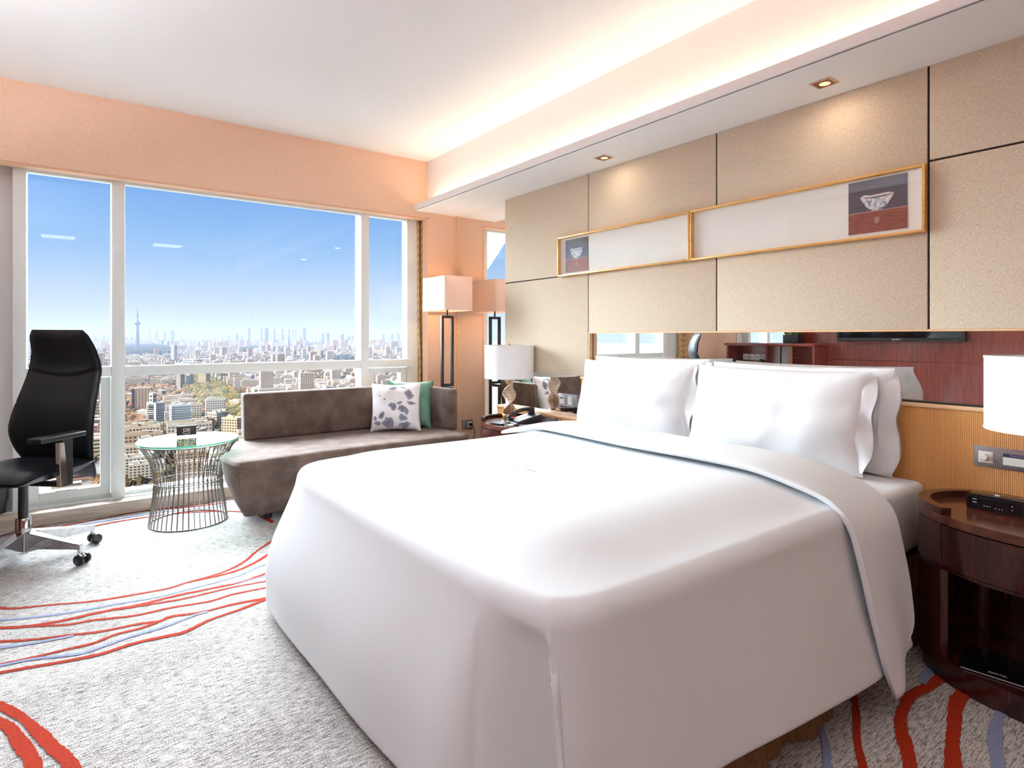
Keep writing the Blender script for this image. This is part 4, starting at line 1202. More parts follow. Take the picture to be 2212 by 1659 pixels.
# ------------------------------------------------------------------ OPPOSITE SIDE OF THE ROOM (seen in the mirror)
wp = struct('wall_panelling', boxes([(ROOM_L, ROOM_L + .03, -1.0, 3.70, 0, .935), (ROOM_L, ROOM_L + .03, -1.0, 3.70, .940, ZC)]), M_panelwood, wleft)
struct('wall_mirror', box(ROOM_L, ROOM_L + .006, 3.78, 4.70, .80, 2.2), M_mirror, wleft)
o = empty('television', (ROOM_L + .05, 2.55, 1.50)); tag(o, 'flat black television on the red wood wall, reflected in the mirror', 'television')
link('screen', box(-.005, .040, -.60, .60, -.35, .35, bev=.004), M_blackg, o)
link('bezel', boxes([(.0405, .048, -.60, .60, -.35, -.315), (.0405, .048, -.60, .60, .325, .35), (.0405, .048, -.60, -.575, -.315, .325), (.0405, .048, .575, .60, -.315, .325)], bev=.002), M_blackp, o)
Rt = Matrix.Rotation(radians(90), 4, 'Z') @ Matrix.Rotation(radians(90), 4, 'X')
text('TOSHIBA', .022, M_silver, 'lettering', o, Matrix.Translation((.0485, 0, -.333)) @ Rt, .0003)
link('bracket', box(-.019, -.006, -.2, .2, -.15, .15), M_blackp, o)
o = empty('desk', (-.93, 3.85, 0)); tag(o, 'mahogany writing desk with raised shelf unit, reflected in the mirror', 'desk')
link('desktop', box(-.31, .30, -.60, .60, .715, .75, bev=.004), M_panelwood, o)
for s in (-1, 1): link('side_panel', box(-.30, .28, s * .58 - .015, s * .58 + .015, .0, .714), M_panelwood, o)
link('shelf_top', box(-.31, .02, -.56, .585, 1.085, 1.12, bev=.008), M_panelwood, o)
for y in (-.545, .02, .55): link('shelf_side', box(-.30, .0, y - .012, y + .012, .751, 1.084), M_panelwood, o)
link('shelf_back', box(-.305, -.29, .035, .535, .751, 1.084), M_panelwood, o)
for k in range(5):
    link('socket', box(-.2895, -.28, .10 + k * .082, .175 + k * .082, .90, .975, bev=.002), M_whitep, o)
    link('socket_pins', boxes([(-.2799, -.2785, .125 + k * .082, .132 + k * .082, .93, .945), (-.2799, -.2785, .145 + k * .082, .152 + k * .082, .93, .945)]), M_blackp, o)
o = empty('desk_phone', (-1.0, 3.97, .751)); tag(o, 'small black cordless phone on the desk, reflected in the mirror', 'telephone')
link('cradle', box(-.04, .04, -.04, .04, 0, .03, bev=.006), M_blackp, o)
link('handset', box(-.015, .012, -.025, .025, .031, .17, bev=.008), M_blackp, o)
o = empty('plant_box', (-1.05, 3.60, 1.121)); tag(o, 'square dark moss planter on the desk shelf, reflected in the mirror', 'planter')
link('pot', box(-.07, .07, -.09, .09, 0, .10, bev=.004), M_blackp, o)
bm = bmesh.new(); bmesh.ops.create_icosphere(bm, subdivisions=3, radius=.09)
for v_ in bm.verts: v_.co = v_.co * (1 + .25 * noise.noise(v_.co * 30)); v_.co.z = v_.co.z * .7 + .12
link('moss', fin(bm, 'moss', 60), noisy('moss', [(.3, lin(40, 52, 30)), (.7, lin(80, 92, 56))], nscale=60), o)


# ------------------------------------------------------------------ CITY OUTSIDE (about forty storeys below)
GZ = -130.0
RV = Vector((CC, -CS, 0)); FV = Vector((CS, CC, 0))
cityc = random.Random(11)
def gpt(u, v):
    p = pix(u, v, z=GZ); return Vector((p.x, p.y, GZ))
def depth(p): return p.x * CS + p.y * CC
ground = struct('city_ground', pyd([(-9000, 30, GZ), (16000, 30, GZ), (16000, 26000, GZ), (-9000, 26000, GZ)], [(0, 1, 2, 3)]), noisy('city_ground', [(.30, (.035, .03, .028, 1)), (.45, (.08, .066, .052, 1)), (.55, (.05, .04, .03, 1)), (.7, (.10, .09, .08, 1))], nscale=.02, detail=8, rough=.95), label='city ground far below the window')

def city_mat(name, cols, rough=.8):
    """plaster whose tint varies from building to building"""
    m = mat(name, cols[0], rough, spec=.2)
    oi = m.node_tree.nodes.new('ShaderNodeObjectInfo')
    L(m, ramp(m, oi.outputs['Random'], [(i / (len(cols) - 1), c_) for i, c_ in enumerate(cols)]), m.node_tree.nodes['Principled BSDF'].inputs['Base Color'])
    return m
K = .34
MW_pale = city_mat('pale_render', [g(lin(236, 222, 200), K), g(lin(222, 206, 184), K), g(lin(240, 236, 230), K), g(lin(206, 176, 146), K), g(lin(226, 226, 224), K), g(lin(226, 196, 172), K)])
MW_roof = city_mat('flat_roof', [g(lin(214, 200, 184), K * .5), g(lin(186, 178, 168), K * .42), g(lin(222, 204, 180), K * .55)])
MW_win = mat('city_window', (.015, .02, .028, 1), .4)
MW_red = city_mat('red_tile_roof', [g(lin(206, 120, 88), K), g(lin(190, 104, 84), K), g(lin(220, 150, 116), K)])
MW_white = mat('white_cladding', g(lin(240, 242, 244), K * 1.1), .5)
MW_grey = mat('grey_roof_tiles', g(lin(120, 124, 132), K * .6), .6)
MW_blue = mat('blue_glass', g(lin(120, 150, 180), .25), .3)
MW_sand = noisy('sandy_roof', [(.3, g(lin(214, 178, 130), K)), (.7, g(lin(232, 200, 156), K))], nscale=.3, rough=.9)
MW_pink = mat('pink_render', g(lin(228, 178, 158), K), .8)
MW_cream = mat('cream_render', g(lin(238, 220, 188), K), .8)
MW_tower = mat('tower_concrete', g(lin(90, 140, 150), .2), .6)

def quad_box(V, Fc, MI, x0, x1, y0, y1, z0, z1, mw, mr):
    b = len(V); V += [(x0, y0, z0), (x1, y0, z0), (x1, y1, z0), (x0, y1, z0), (x0, y0, z1), (x1, y0, z1), (x1, y1, z1), (x0, y1, z1)]
    Fc += [(b, b + 1, b + 5, b + 4), (b + 1, b + 2, b + 6, b + 5), (b + 2, b + 3, b + 7, b + 6), (b + 3, b, b + 4, b + 7), (b + 4, b + 5, b + 6, b + 7)]
    MI += [mw] * 4 + [mr]

def bld_mesh(w, d, h, floors, nx, ny, roof='flat', clutter=2, seed=0, bands=False):
    """box building, origin at ground centre; windows are thin proud panes"""
    R_ = random.Random(seed); V, Fc, MI = [], [], []
    quad_box(V, Fc, MI, -w / 2, w / 2, -d / 2, d / 2, 0, h, 0, 1)
    fh = h / (floors + .4); e = .12
    for k in range(floors):
        z0 = fh * (k + .55); z1 = z0 + fh * .48
        if bands:
            for s in (-1, 1):
                y = s * (d / 2 + e); b = len(V); V += [(-w * .46, y, z0), (w * .46, y, z0), (w * .46, y, z1), (-w * .46, y, z1)]; Fc.append((b, b + 1, b + 2, b + 3)); MI.append(2)
                x = s * (w / 2 + e); b = len(V); V += [(x, -d * .46, z0), (x, d * .46, z0), (x, d * .46, z1), (x, -d * .46, z1)]; Fc.append((b, b + 1, b + 2, b + 3)); MI.append(2)
            continue
        for s in (-1, 1):
            for i in range(nx):
                xc = (i + .5) / nx * w - w / 2; ww_ = w / nx * .28; y = s * (d / 2 + e); b = len(V)
                V += [(xc - ww_, y, z0), (xc + ww_, y, z0), (xc + ww_, y, z1), (xc - ww_, y, z1)]; Fc.append((b, b + 1, b + 2, b + 3)); MI.append(2)
            for i in range(ny):
                yc = (i + .5) / ny * d - d / 2; ww_ = d / ny * .26; x = s * (w / 2 + e); b = len(V)
                V += [(x, yc - ww_, z0), (x, yc + ww_, z0), (x, yc + ww_, z1), (x, yc - ww_, z1)]; Fc.append((b, b + 1, b + 2, b + 3)); MI.append(2)
    if roof == 'flat':
        for (a0, a1, b0, b1) in ((-w / 2, w / 2, -d / 2, -d / 2 + .5), (-w / 2, w / 2, d / 2 - .5, d / 2), (-w / 2, -w / 2 + .5, -d / 2 + .5, d / 2 - .5), (w / 2 - .5, w / 2, -d / 2 + .5, d / 2 - .5)):
            quad_box(V, Fc, MI, a0, a1, b0, b1, h, h + 1.1, 0, 0)
        for k in range(clutter):
            cw, cd = w * R_.uniform(.06, .16), d * R_.uniform(.2, .45); cx, cy = R_.uniform(-.36, .36) * w, R_.uniform(-.2, .2) * d
            quad_box(V, Fc, MI, cx - cw / 2, cx + cw / 2, cy - cd / 2, cy + cd / 2, h, h + R_.uniform(1.8, 4), 0, 1)
    elif roof == 'gable':
        b = len(V); o_ = .8; r_ = d * .34
        V += [(-w / 2 - o_, -d / 2 - o_, h), (w / 2 + o_, -d / 2 - o_, h), (w / 2 + o_, d / 2 + o_, h), (-w / 2 - o_, d / 2 + o_, h), (-w / 2 - o_ + d * .25, 0, h + r_), (w / 2 + o_ - d * .25, 0, h + r_)]
        Fc += [(b, b + 1, b + 5, b + 4), (b + 2, b + 3, b + 4, b + 5), (b + 1, b + 2, b + 5), (b + 3, b, b + 4)]; MI += [3] * 4
    elif roof == 'pagoda':
        b = len(V); o_ = 1.5
        ring = lambda s_, z: [(-w / 2 * s_, -d / 2 * s_, z), (w / 2 * s_, -d / 2 * s_, z), (w / 2 * s_, d / 2 * s_, z), (-w / 2 * s_, d / 2 * s_, z)]
        rr = [ring(1.25, h), ring(.75, h + w * .16), ring(.35, h + w * .42), ring(.06, h + w * .75)]
        for r in rr: V += r
        for q in range(3):
            for i in range(4): Fc.append((b + q * 4 + i, b + q * 4 + (i + 1) % 4, b + q * 4 + 4 + (i + 1) % 4, b + q * 4 + 4 + i)); MI.append(3)
    me = pyd(V, Fc)
    me.polygons.foreach_set('material_index', MI)
    return me

def dress(me, *ms):
    for m in ms: me.materials.append(m)
    return me

TYPES = [
    ('apartment_block', dress(bld_mesh(46, 12, 19, 6, 13, 3, seed=1, clutter=4), MW_pale, MW_roof, MW_win, MW_red), 'cream six-storey slab apartment block in the city below', 'slab apartment blocks below'),
    ('apartment_block', dress(bld_mesh(32, 13, 22, 7, 9, 3, seed=2, clutter=3), MW_pale, MW_roof, MW_win, MW_red), 'short cream seven-storey apartment block in the city below', 'short apartment blocks below'),
    ('house', dress(bld_mesh(20, 10, 8, 2, 5, 2, 'gable'), MW_pale, MW_roof, MW_win, MW_red), 'low house with red tiled roof in the city below', 'red-roofed houses below'),
    ('tower_block', dress(bld_mesh(24, 20, 52, 17, 6, 5, seed=3, clutter=2), MW_pale, MW_roof, MW_win, MW_red), 'cream high-rise apartment tower in the city below', 'apartment towers below'),
    ('apartment_block', dress(bld_mesh(60, 13, 16, 5, 16, 3, seed=4, clutter=5), MW_white, MW_roof, MW_win, MW_red), 'long white five-storey block in the city below', 'long white blocks below'),
]

def inside(u, v, poly):
    c_ = False; n = len(poly)
    for i in range(n):
        (x1, y1), (x2, y2) = poly[i], poly[(i + 1) % n]
        if (y1 > v) != (y2 > v) and u < (x2 - x1) * (v - y1) / (y2 - y1) + x1: c_ = not c_
    return c_
def proj(p):
    fw = p[0] * CS + p[1] * CC; r = p[0] * CC - p[1] * CS
    return 1106 + F * r / fw, HY - F * (p[2] - HZ) / fw
PARK = [(385, 796), (445, 796), (470, 812), (545, 885), (520, 905), (470, 895), (432, 882), (400, 840)]
AUT1 = [(262, 838), (330, 828), (372, 838), (392, 852), (360, 866), (345, 875), (300, 880), (262, 872)]
AUT2 = [(262, 886), (318, 890), (312, 928), (262, 930)]
AUT3 = [(355, 868), (368, 868), (366, 920), (357, 925)]
WOOD = [(262, 752), (330, 749), (372, 753), (376, 768), (262, 769)]
WOOD2 = [(590, 757), (700, 740), (712, 744), (600, 764)]
WOOD3 = [(655, 777), (760, 770), (775, 778), (660, 785)]
WOOD4 = [(520, 758), (590, 748), (600, 752), (520, 766)]
GREENS = [PARK, AUT1, AUT2, AUT3, WOOD, WOOD2, WOOD3, WOOD4]

VIEW = []
LM = []   # occupied discs of the landmark buildings

def landmark(name, label, u, vb, vt, wl, wr, al, mats, floors, nx, ny, roof='flat', clutter=2, bands=False, seed=0, cat='building', group=None, mind=8):
    """building whose nearest corner stands on the ground at (u, vb); wl/wr are the seen widths of its two faces"""
    c0 = gpt(u, vb); t = depth(c0); a = radians(al)
    dl = -RV * cos(a) + FV * sin(a); dr_ = RV * sin(a) + FV * cos(a)
    rr_ = (u - 1106) / F; kk_ = sqrt(1 + rr_ * rr_)
    fv = (FV + RV * rr_) / kk_; rv_ = Vector((fv.y, -fv.x, 0)); dl = -rv_ * cos(a) + fv * sin(a); dr_ = rv_ * sin(a) + fv * cos(a)
    wl_m = max(mind, wl * t / F / cos(a) / kk_); wr_m = max(mind, wr * t / F / sin(a) / kk_); h = (vb - vt) * t / F
    me = dress(bld_mesh(wr_m, wl_m, h, floors, nx, ny, roof, clutter, seed, bands), *mats)
    ctr = c0 + dl * wl_m / 2 + dr_ * wr_m / 2
    o = link(name, me, None); o.location = ctr; o.rotation_euler = (0, 0, math.atan2(dr_.y, dr_.x))
    tag(o, label, cat, group); LM.append((ctr.x, ctr.y, (wl_m + wr_m) / 2 * .62 + 6))
    if t < 1400: VIEW.append((u - wl - 12, u + wr + 12, vb, vt, t))
    return o, c0, t, h, wl_m, wr_m, ctr

PAL = (MW_pale, MW_roof, MW_win, MW_red); WHT = (MW_white, MW_roof, MW_win, MW_red); CRM = (MW_cream, MW_roof, MW_win, MW_red)
lt = landmark('office_tower', 'white office tower with diagonal window bands, nearest tall building in the middle pane', 337, 946, 872, 21, 18, 48, (MW_white, MW_roof, MW_win, MW_red), 15, 5, 1, bands=False, clutter=0, seed=5, cat='office tower')
o, c0, t, h, wl_m, wr_m, ctr = lt
me = bld_mesh(wr_m * .45, wl_m * .4, 12, 2, 1, 1, clutter=0); me = dress(me, *WHT); q = link('rooftop_house', me, None, o); q.location = (-wr_m * .1, wl_m * .18, h)
# slanting window strips on the sunlit face
me = bpy.data.meshes.new('slats'); V, Fc = [], []
for k in range(17):
    z0 = h * .06 + k * h * .053; x = -wr_m / 2 - .25; y0, y1 = -wl_m * .30, wl_m * .42; b = len(V); sl_ = h * .05
    V += [(x, y0, z0), (x, y1, z0 + 0), (x, y1, z0 + h * .026), (x, y0, z0 + h * .026)]; Fc.append((b, b + 1, b + 2, b + 3))
me.from_pydata(V, [], Fc); q = link('window_bands', me, MW_win, o); q['kind'] = 'stuff'
landmark('office_block', 'pale grey office block with a square window grid right of the white tower', 371, 924, 878, 6, 42, 78, (mat('pale_blue_cladding', g(lin(196, 210, 226), K), .6), MW_roof, MW_win, MW_red), 9, 11, 2, seed=6)
landmark('office_block', 'yellowish flat-roofed block just behind the side table', 425, 985, 932, 46, 22, 30, CRM, 9, 4, 9, seed=7, clutter=5)
landmark('low_building', 'low building with a sandy flat roof at the foot of the middle pane', 287, 1082, 1064, 30, 48, 52, (mat('cool_white_render', g(lin(220, 222, 226), K), .7), MW_sand, MW_win, MW_red), 2, 3, 2, seed=8, clutter=0)  # walls in one even cool white
landmark('apartment_block', 'cream balcony block beside the sofa back', 512, 960, 905, 34, 20, 40, CRM, 9, 4, 6, seed=9)
landmark('apartment_block', 'stepped cream block above the side table', 468, 925, 893, 22, 26, 50, PAL, 5, 5, 5, seed=10, clutter=4)
landmark('apartment_block', 'cream block with deep shadowed court above the side table', 448, 940, 907, 20, 16, 50, PAL, 5, 4, 5, seed=11, clutter=4)
landmark('tower_block', 'left of two cream residential towers just under the window rail', 445, 832, 786, 17, 9, 40, CRM, 18, 4, 5, seed=12)
landmark('tower_block', 'right of two cream residential towers just under the window rail', 495, 828, 784, 17, 7, 40, CRM, 18, 4, 5, seed=13)
landmark('tower_block', 'grey tower block in front of the tree belt below the rail', 390, 838, 806, 10, 9, 45, PAL, 9, 4, 4, seed=14)
landmark('tower_block', 'grey slab tower beside it with dark side below the rail', 410, 836, 808, 9, 9, 45, WHT, 9, 4, 4, seed=15)
landmark('tower_block', 'tall white balcony tower close to the right mullion, cut by the rail', 716, 826, 786, 15, 20, 50, WHT, 16, 8, 5, seed=16)
landmark('tower_block', 'peach tower with a shaded side left of the right mullion above the rail', 693, 781, 757, 17, 5, 30, (MW_cream, MW_roof, MW_win, MW_red), 14, 2, 5, seed=17)
landmark('tower_block', 'white tower with a dark vertical strip above the rail in the middle pane', 376, 779, 746, 7, 7, 45, WHT, 16, 2, 2, seed=18)
landmark('tower_block', 'slender white tower left of centre above the rail', 428, 760, 738, 4, 3, 45, WHT, 14, 2, 2, seed=19)
landmark('tower_block', 'broad white tower with many window columns above the rail', 592, 760, 735, 13, 4, 40, WHT, 18, 4, 8, seed=20)
landmark('tower_block', 'white tower with dark pitched crown, left of a pair above the rail', 622, 752, 734, 5, 4, 45, (MW_white, MW_roof, MW_win, MW_grey), 14, 3, 3, 'pagoda', seed=21)
landmark('tower_block', 'white tower with dark pitched crown, right of a pair above the rail', 648, 751, 732, 6, 5, 45, (MW_white, MW_roof, MW_win, MW_grey), 14, 3, 3, 'pagoda', seed=22)
landmark('office_block', 'broad pink block right of centre above the rail', 722, 762, 747, 14, 5, 35, (MW_pink, MW_roof, MW_win, MW_red), 6, 3, 8, seed=23)
landmark('office_block', 'blue glass block beside the right mullion', 808, 758, 738, 11, 6, 40, (MW_blue, MW_roof, MW_win, MW_red), 10, 4, 6, seed=24, bands=True)
landmark('office_block', 'long cream block in the right pane above the rail', 838, 772, 757, 40, 6, 30, CRM, 6, 3, 16, seed=25)
landmark('office_block', 'white block at the right edge of the right pane', 875, 754, 738, 11, 8, 45, WHT, 10, 4, 5, seed=26)
landmark('office_block', 'low blue-windowed hall just above the rail in the middle pane', 420, 790, 777, 22, 18, 50, (MW_white, MW_roof, MW_blue, MW_red), 3, 8, 8, seed=27, bands=True)
landmark('office_block', 'low hall with blue roofline beside the flyover above the rail', 470, 789, 778, 14, 14, 50, (MW_white, MW_blue, MW_blue, MW_red), 3, 6, 6, seed=28, bands=True)
landmark('apartment_block', 'long white wall-like block beside the park trees', 517, 884, 868, 24, 8, 62, CRM, 4, 2, 12, seed=29, clutter=6)
landmark('low_building', 'white terraced building with dotted windows at the left of the middle pane', 322, 905, 888, 26, 6, 35, WHT, 4, 2, 12, seed=30)
for i, (u, vb, vt, nm) in enumerate(((283, 868, 851, 'left'), (315, 862, 846, 'middle'), (350, 860, 844, 'right'))):
    landmark('pagoda_roofed_building', nm + ' one of three buildings with grey upswept roofs left of the park', u, vb, vt, 9, 8, 50, (MW_pale, MW_roof, MW_win, MW_grey), 4, 3, 3, 'pagoda', seed=31 + i)
# far skyline towers
SKY = [(322, 742, 714, 2, 3), (335, 742, 714, 3, 6), (353, 742, 714, 3, 6), (369, 743, 714, 4, 8), (536, 746, 709, 3, 5), (563, 746, 710, 3, 4), (573, 746, 709, 3, 7), (591, 745, 711, 3, 4), (608, 744, 711, 3, 5), (623, 744, 711, 3, 3), (632, 743, 712, 2, 2), (638, 743, 711, 2, 2),
       (655, 745, 709, 4, 6), (695, 744, 720, 2, 6), (706, 746, 719, 3, 6), (737, 746, 722, 3, 6), (479, 742, 726, 3, 3), (492, 743, 724, 2, 3), (511, 744, 722, 4, 4), (520, 743, 727, 2, 5), (282, 744, 729, 4, 6), (271, 745, 730, 3, 5), (348, 752, 735, 3, 5), (361, 754, 738, 4, 6),
       (205, 742, 726, 3, 4), (222, 743, 727, 4, 5), (232, 742, 725, 2, 4), (68, 744, 728, 3, 5), (62, 746, 731, 2, 4), (825, 743, 722, 3, 6), (845, 742, 721, 3, 5), (858, 743, 720, 4, 5), (870, 742, 722, 3, 4), (752, 744, 727, 3, 6), (760, 743, 725, 2, 4)]
for i, (u, vb, vt, a_, b_) in enumerate(SKY):
    landmark('skyline_tower', 'hazy pale tower on the far skyline', u, vb, vt, a_, b_, 45, (MW_white, MW_roof, MW_win, MW_grey) if i % 3 else (MW_pale, MW_roof, MW_win, MW_red), 14, 3, 3, seed=50 + i, group='hazy towers on the skyline', cat='tower')

# television tower
c0 = gpt(297, 757); t = depth(c0); s_ = t / F
o = link('television_tower', lathe([(0, 0), (5.5 * s_, 0), (4.2 * s_, 12 * s_), (3.3 * s_, 30 * s_), (2.6 * s_, 52 * s_), (2.4 * s_, 54 * s_), (6.4 * s_, 58.5 * s_), (6.4 * s_, 60.5 * s_), (3.6 * s_, 63 * s_), (1.8 * s_, 66 * s_), (1.5 * s_, 74 * s_), (2.8 * s_, 74.8 * s_), (2.0 * s_, 77 * s_), (.9 * s_, 78 * s_), (.6 * s_, 88 * s_), (.2 * s_, 93 * s_), (0, 93 * s_)], 16), MW_tower); o.location = c0
tag(o, 'tall blue-green television tower with a disc-shaped pod on the skyline', 'tower'); LM.append((c0.x, c0.y, 60))

# generic fabric of the city on a slightly turned grid
cells = []
ga = radians(-4); gx = Vector((cos(ga), sin(ga), 0)); gy = Vector((-sin(ga), cos(ga), 0))
for j in range(12, 210):
    for i in range(-60, 120):
        p = gx * (i * 56 + (j % 2) * 9) + gy * (j * 27); p.z = GZ
        d_ = depth(p)
        if d_ < 470 or d_ > 5200: continue
        u, v = proj(p)
        if u < 40 or u > 905 or v > 1085: continue
        if d_ > 1900 and (i * 7 + j * 3) % 2: continue
        if any(inside(u, v - 2, q) for q in GREENS): continue
        if i % 6 == 3 and d_ < 3500: continue      # streets
        if any((p.x - a) ** 2 + (p.y - b) ** 2 < (r + 16) ** 2 for a, b, r in LM): continue
        vt_ = HY + F * (HZ - GZ - 20) / d_
        if any(d_ < t_ and a_ < u < b_ and vt_ < c_ - .35 * (c_ - e_) and v > e_ for a_, b_, c_, e_, t_ in VIEW): continue
        n_ = noise.noise(Vector((i * .16, j * .09, 2.0)))
        if n_ < -.42: continue
        k = 0
        rv = cityc.random()
        if n_ > .30: k = 3 if rv < .22 else 1
        elif n_ < -.10: k = 2 if rv < .6 else 1
        else: k = 0 if rv < .55 else 1 if rv < .85 else 4 if rv < .96 else 3
        if d_ < 760 and k == 3: k = 0
        hid = 262 > u > 62 and d_ < 2000
        cells.append((d_ + (1500 if hid else 0), p.copy(), k, cityc.uniform(.8, 1.15), cityc.uniform(.75, 1.35), cityc.choice((0, 0, 0, 1)) if k != 0 else (1 if cityc.random() < .12 else 0)))
cells.sort(key=lambda a: a[0])
NIND = 250
for d_, p, k, s1, s2, tr_ in cells[:NIND]:
    nm, me, lb, gr = TYPES[k]
    o = bpy.data.objects.new(nm, me); COL.objects.link(o)
    o.location = p; o.scale = (s1, 1, s2); o.rotation_euler = (0, 0, ga + tr_ * pi / 2)
    u_, v_ = proj(p); w1_ = 'left' if u_ < 241 else 'middle' if u_ < 781 else 'right'; w2_ = 'below the window rail' if v_ > 812 else 'above the window rail'
    tag(o, lb.replace(' in the city below', '') + ' seen ' + w2_ + ' in the ' + w1_ + ' pane', 'building', gr.replace(' below', '') + ' ' + w2_ + ', ' + w1_ + ' pane')
V, Fc, MI = [], [], []
for d_, p, k, s1, s2, tr_ in cells[NIND:]:
    w, d, h = ((46, 12, 19), (32, 13, 22), (20, 10, 8), (24, 20, 52), (60, 13, 16))[k]
    w *= s1; h *= s2
    if tr_: w, d = d, w
    mw = cityc.choice((0, 0, 1, 3, 4)); mr = 2 if k != 2 else 5
    a = (p.x - w / 2, p.x + w / 2, p.y - d / 2, p.y + d / 2, GZ, GZ + h)
    quad_box(V, Fc, MI, *a, mw, mr)
    quad_box(V, Fc, MI, p.x - w * .2, p.x + w * .05, p.y - d * .3, p.y + d * .3, GZ + h, GZ + h + 3, mw, mr)
    for q in range(2, int(h), 4):       # rows of dark windows on the near face
        y = p.y - d / 2 - .3; x = p.x - w / 2 - .3; b = len(V)
        V += [(p.x - w * .46, y, GZ + q), (p.x + w * .46, y, GZ + q), (p.x + w * .46, y, GZ + q + 1.5), (p.x - w * .46, y, GZ + q + 1.5)]; Fc.append((b, b + 1, b + 2, b + 3)); MI.append(6)
        b = len(V); V += [(x, p.y - d * .44, GZ + q), (x, p.y + d * .44, GZ + q), (x, p.y + d * .44, GZ + q + 1.5), (x, p.y - d * .44, GZ + q + 1.5)]; Fc.append((b, b + 1, b + 2, b + 3)); MI.append(6)
# distant belt
for q in range(2600):
    d_ = cityc.uniform(0, 1) ** 1.3 * 9000 + 4600; u = cityc.uniform(30, 910)
    r = (u - 1106) / F; p = RV * r * d_ + FV * d_
    vv = HY + F * (HZ - GZ) / d_
    if any(inside(u, vv, gq) for gq in GREENS): continue
    w = cityc.uniform(25, 80); d = cityc.uniform(20, 40); h = cityc.choice((18, 22, 30, 30, 55, 90 if cityc.random() < .5 else 40))
    quad_box(V, Fc, MI, p.x - w / 2, p.x + w / 2, p.y - d / 2, p.y + d / 2, GZ, GZ + h, cityc.choice((0, 1, 3, 4)), 2)
me = pyd(V, Fc)
for m in (MW_cream, MW_white, mat('mixed_flat_roofs', g(lin(206, 192, 178), K * .6), .9), mat('tan_render', g(lin(206, 184, 158), K), .8), MW_pink, mat('mixed_red_roofs', g(lin(204, 122, 92), K), .8), MW_win): me.materials.append(m)
me.polygons.foreach_set('material_index', MI)
o = link('distant_city', me); tag(o, 'countless small pale buildings filling the distance to the skyline', 'city', kind='stuff')

# trees
_t = bmesh.new(); bmesh.ops.create_icosphere(_t, subdivisions=1, radius=1); ICO_V = [v_.co.copy() for v_ in _t.verts]; ICO_F = [tuple(v_.index for v_ in f_.verts) for f_ in _t.faces]; _t.free()
def grove(name, label, poly, n, r0, r1, m, extra=None):
    V, Fc = [], []
    us = [q[0] for q in poly]; vs_ = [q[1] for q in poly]; k = 0
    while k < n:
        # sample evenly over the ground
        u = cityc.uniform(min(us), max(us)); a = cityc.random(); i0, i1 = 1 / (min(vs_) - HY), 1 / (max(vs_) - HY); v = HY + 1 / (i1 + (i0 - i1) * a)
        k += 1
        if not inside(u, v, poly): continue
        p = gpt(u, v)
        if any((p.x - a_) ** 2 + (p.y - b_) ** 2 < (r * .8) ** 2 for a_, b_, r in LM): continue
        r = cityc.uniform(r0, r1); b = len(V)
        for c_ in ICO_V:
            s = r * (1 + .13 * cityc.uniform(-1, 1)); V.append((p.x + c_.x * s, p.y + c_.y * s, GZ + r * .9 + c_.z * s * .95))
        Fc += [tuple(b + i for i in f_) for f_ in ICO_F]
    o = link(name, pyd(V, Fc), m); tag(o, label, 'trees', kind='stuff'); return o
def leaf(name, stops, sc=.03): return noisy(name, [(a, g(c_, .34)) for a, c_ in stops], nscale=sc, detail=5, rough=.95, spec=.05)
M_lfg = leaf('park_leaves', [(.30, lin(84, 96, 52)), (.45, lin(126, 124, 66)), (.55, lin(178, 150, 70)), (.7, lin(156, 110, 80))])
M_lfa = leaf('autumn_leaves', [(.3, lin(110, 92, 70)), (.5, lin(186, 150, 116)), (.7, lin(200, 132, 92))])
M_lfd = leaf('dark_leaves', [(.3, lin(52, 66, 60)), (.7, lin(92, 100, 84))], .01)
grove('park_trees', 'olive and golden park trees between the apartment blocks', PARK, 4200, 3, 6.5, M_lfg)
grove('autumn_trees', 'rust-brown street trees left of the white office tower', AUT1, 900, 3, 6, M_lfa)
grove('autumn_trees', 'orange trees low at the left of the middle pane', AUT2, 260, 3.5, 6, M_lfa)
grove('autumn_trees', 'brown trees between the white tower and the grid block', AUT3, 120, 3.5, 6, M_lfa)
grove('wooded_hill', 'dark wooded hill below the television tower', WOOD, 1500, 14, 26, M_lfd)
grove('tree_belt', 'dark belt of trees crossing the city right of centre', WOOD2, 900, 14, 24, M_lfd)
grove('tree_belt', 'dark trees round the peach tower', WOOD3, 500, 8, 14, M_lfd)
grove('tree_belt', 'dark trees in front of the far centre towers', WOOD4, 600, 12, 24, M_lfd)
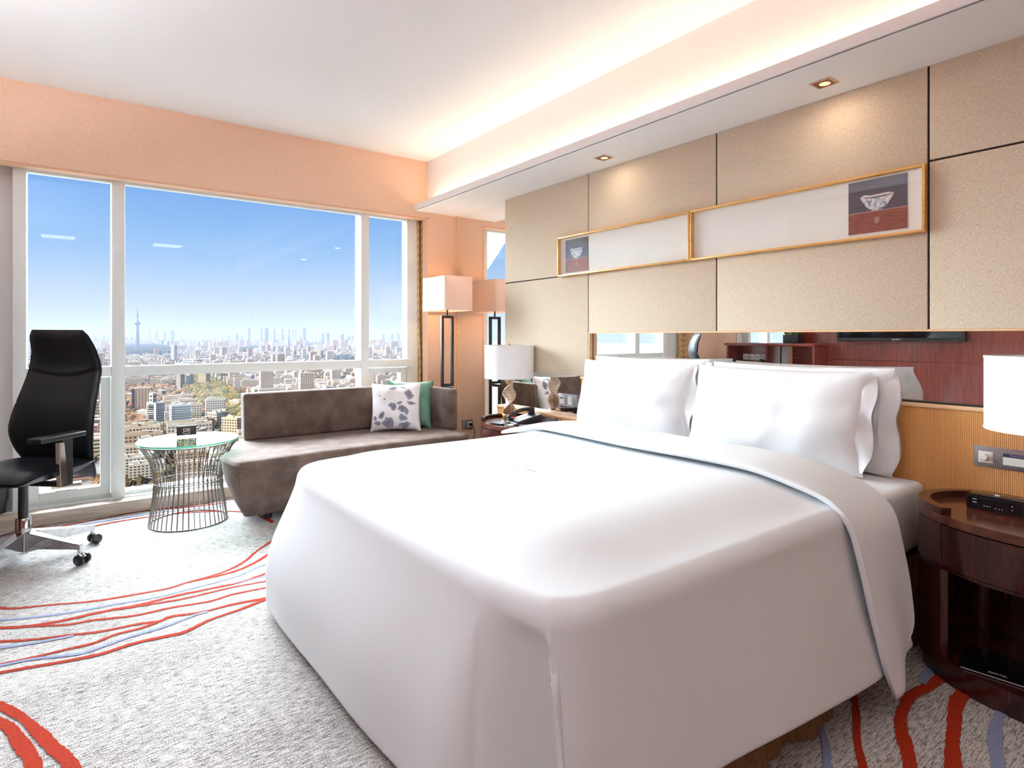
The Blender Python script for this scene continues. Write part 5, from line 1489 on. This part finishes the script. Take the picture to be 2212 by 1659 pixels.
# loose trees in the streets
V, Fc = [], []
for q in range(2600):
    d_ = 480 + cityc.random() ** 1.5 * 3000; u = cityc.uniform(200, 900); r = (u - 1106) / F; p = RV * r * d_ + FV * d_
    rr = cityc.uniform(2.5, 5.5) * (1 + d_ / 6000); b = len(V)
    for c_ in ICO_V:
        s = rr * (1 + .3 * cityc.uniform(-1, 1)); V.append((p.x + c_.x * s, p.y + c_.y * s, GZ + rr * .9 + c_.z * s))
    Fc += [tuple(b + i for i in f_) for f_ in ICO_F]
o = link('street_trees', pyd(V, Fc), leaf('street_leaves', [(.3, lin(84, 84, 58)), (.5, lin(150, 126, 84)), (.7, lin(186, 120, 78))])); tag(o, 'scattered street trees among the buildings', 'trees', kind='stuff')

# haze over the city
mh = bpy.data.materials.new('haze'); mh.use_nodes = True; nh = mh.node_tree.nodes; nh.clear()
oh = nh.new('ShaderNodeOutputMaterial'); vs_ = nh.new('ShaderNodeVolumeScatter'); vs_.inputs['Color'].default_value = (.185, .220, .295, 1); vs_.inputs['Density'].default_value = 1 / 8000; vs_.inputs['Anisotropy'].default_value = 0.0
va_ = nh.new('ShaderNodeVolumeAbsorption'); va_.inputs['Color'].default_value = (0, 0, 0, 1); va_.inputs['Density'].default_value = .65 / 8000; ah_ = nh.new('ShaderNodeAddShader')
mh.node_tree.links.new(vs_.outputs[0], ah_.inputs[0]); mh.node_tree.links.new(va_.outputs[0], ah_.inputs[1]); mh.node_tree.links.new(ah_.outputs[0], oh.inputs['Volume'])
hz = link('haze', box(-9000, 16000, 700, 26000, GZ - 5, 190), mh); tag(hz, 'blue-grey winter haze lying over the distant city', 'haze', kind='stuff')


# sub-parts: hang the small pieces on the part they belong to
def under(thing, child_stem, parent_stem):
    par = [c for c in thing.children if c.name.split('.')[0] == parent_stem]
    for c in list(thing.children):
        if par and c.name.split('.')[0] == child_stem and c is not par[0]: c.parent = par[0]
for t_ in [o for o in bpy.data.objects if o.parent is None and o.get('category')]:
    for a_, b_ in (('shade_binding', 'shade'), ('spider', 'shade'), ('shade_spider', 'shade'), ('card_band', 'card'), ('dimmer_knob', 'dimmer_plate'), ('handset_end', 'handset'), ('seat_piping', 'seat'), ('back_piping', 'backrest'),
                   ('glass_edge', 'glass_top'), ('bowl_print', 'photo'), ('bowl_mouth_print', 'photo'), ('table_print', 'photo'), ('shelf_edge_print', 'photo'), ('backdrop_line_print', 'photo'), ('keyhole_print', 'photo'),
                   ('socket_slot', 'socket'), ('marking', 'front_panel'), ('ledge_groove', 'ledge'), ('rim_liner', 'body'), ('carcass_top', 'side_shell'), ('page_edge', 'cover'), ('square_border', 'card'), ('cigarette_mark', 'card'), ('red_slash', 'card')):
        under(t_, a_, b_)
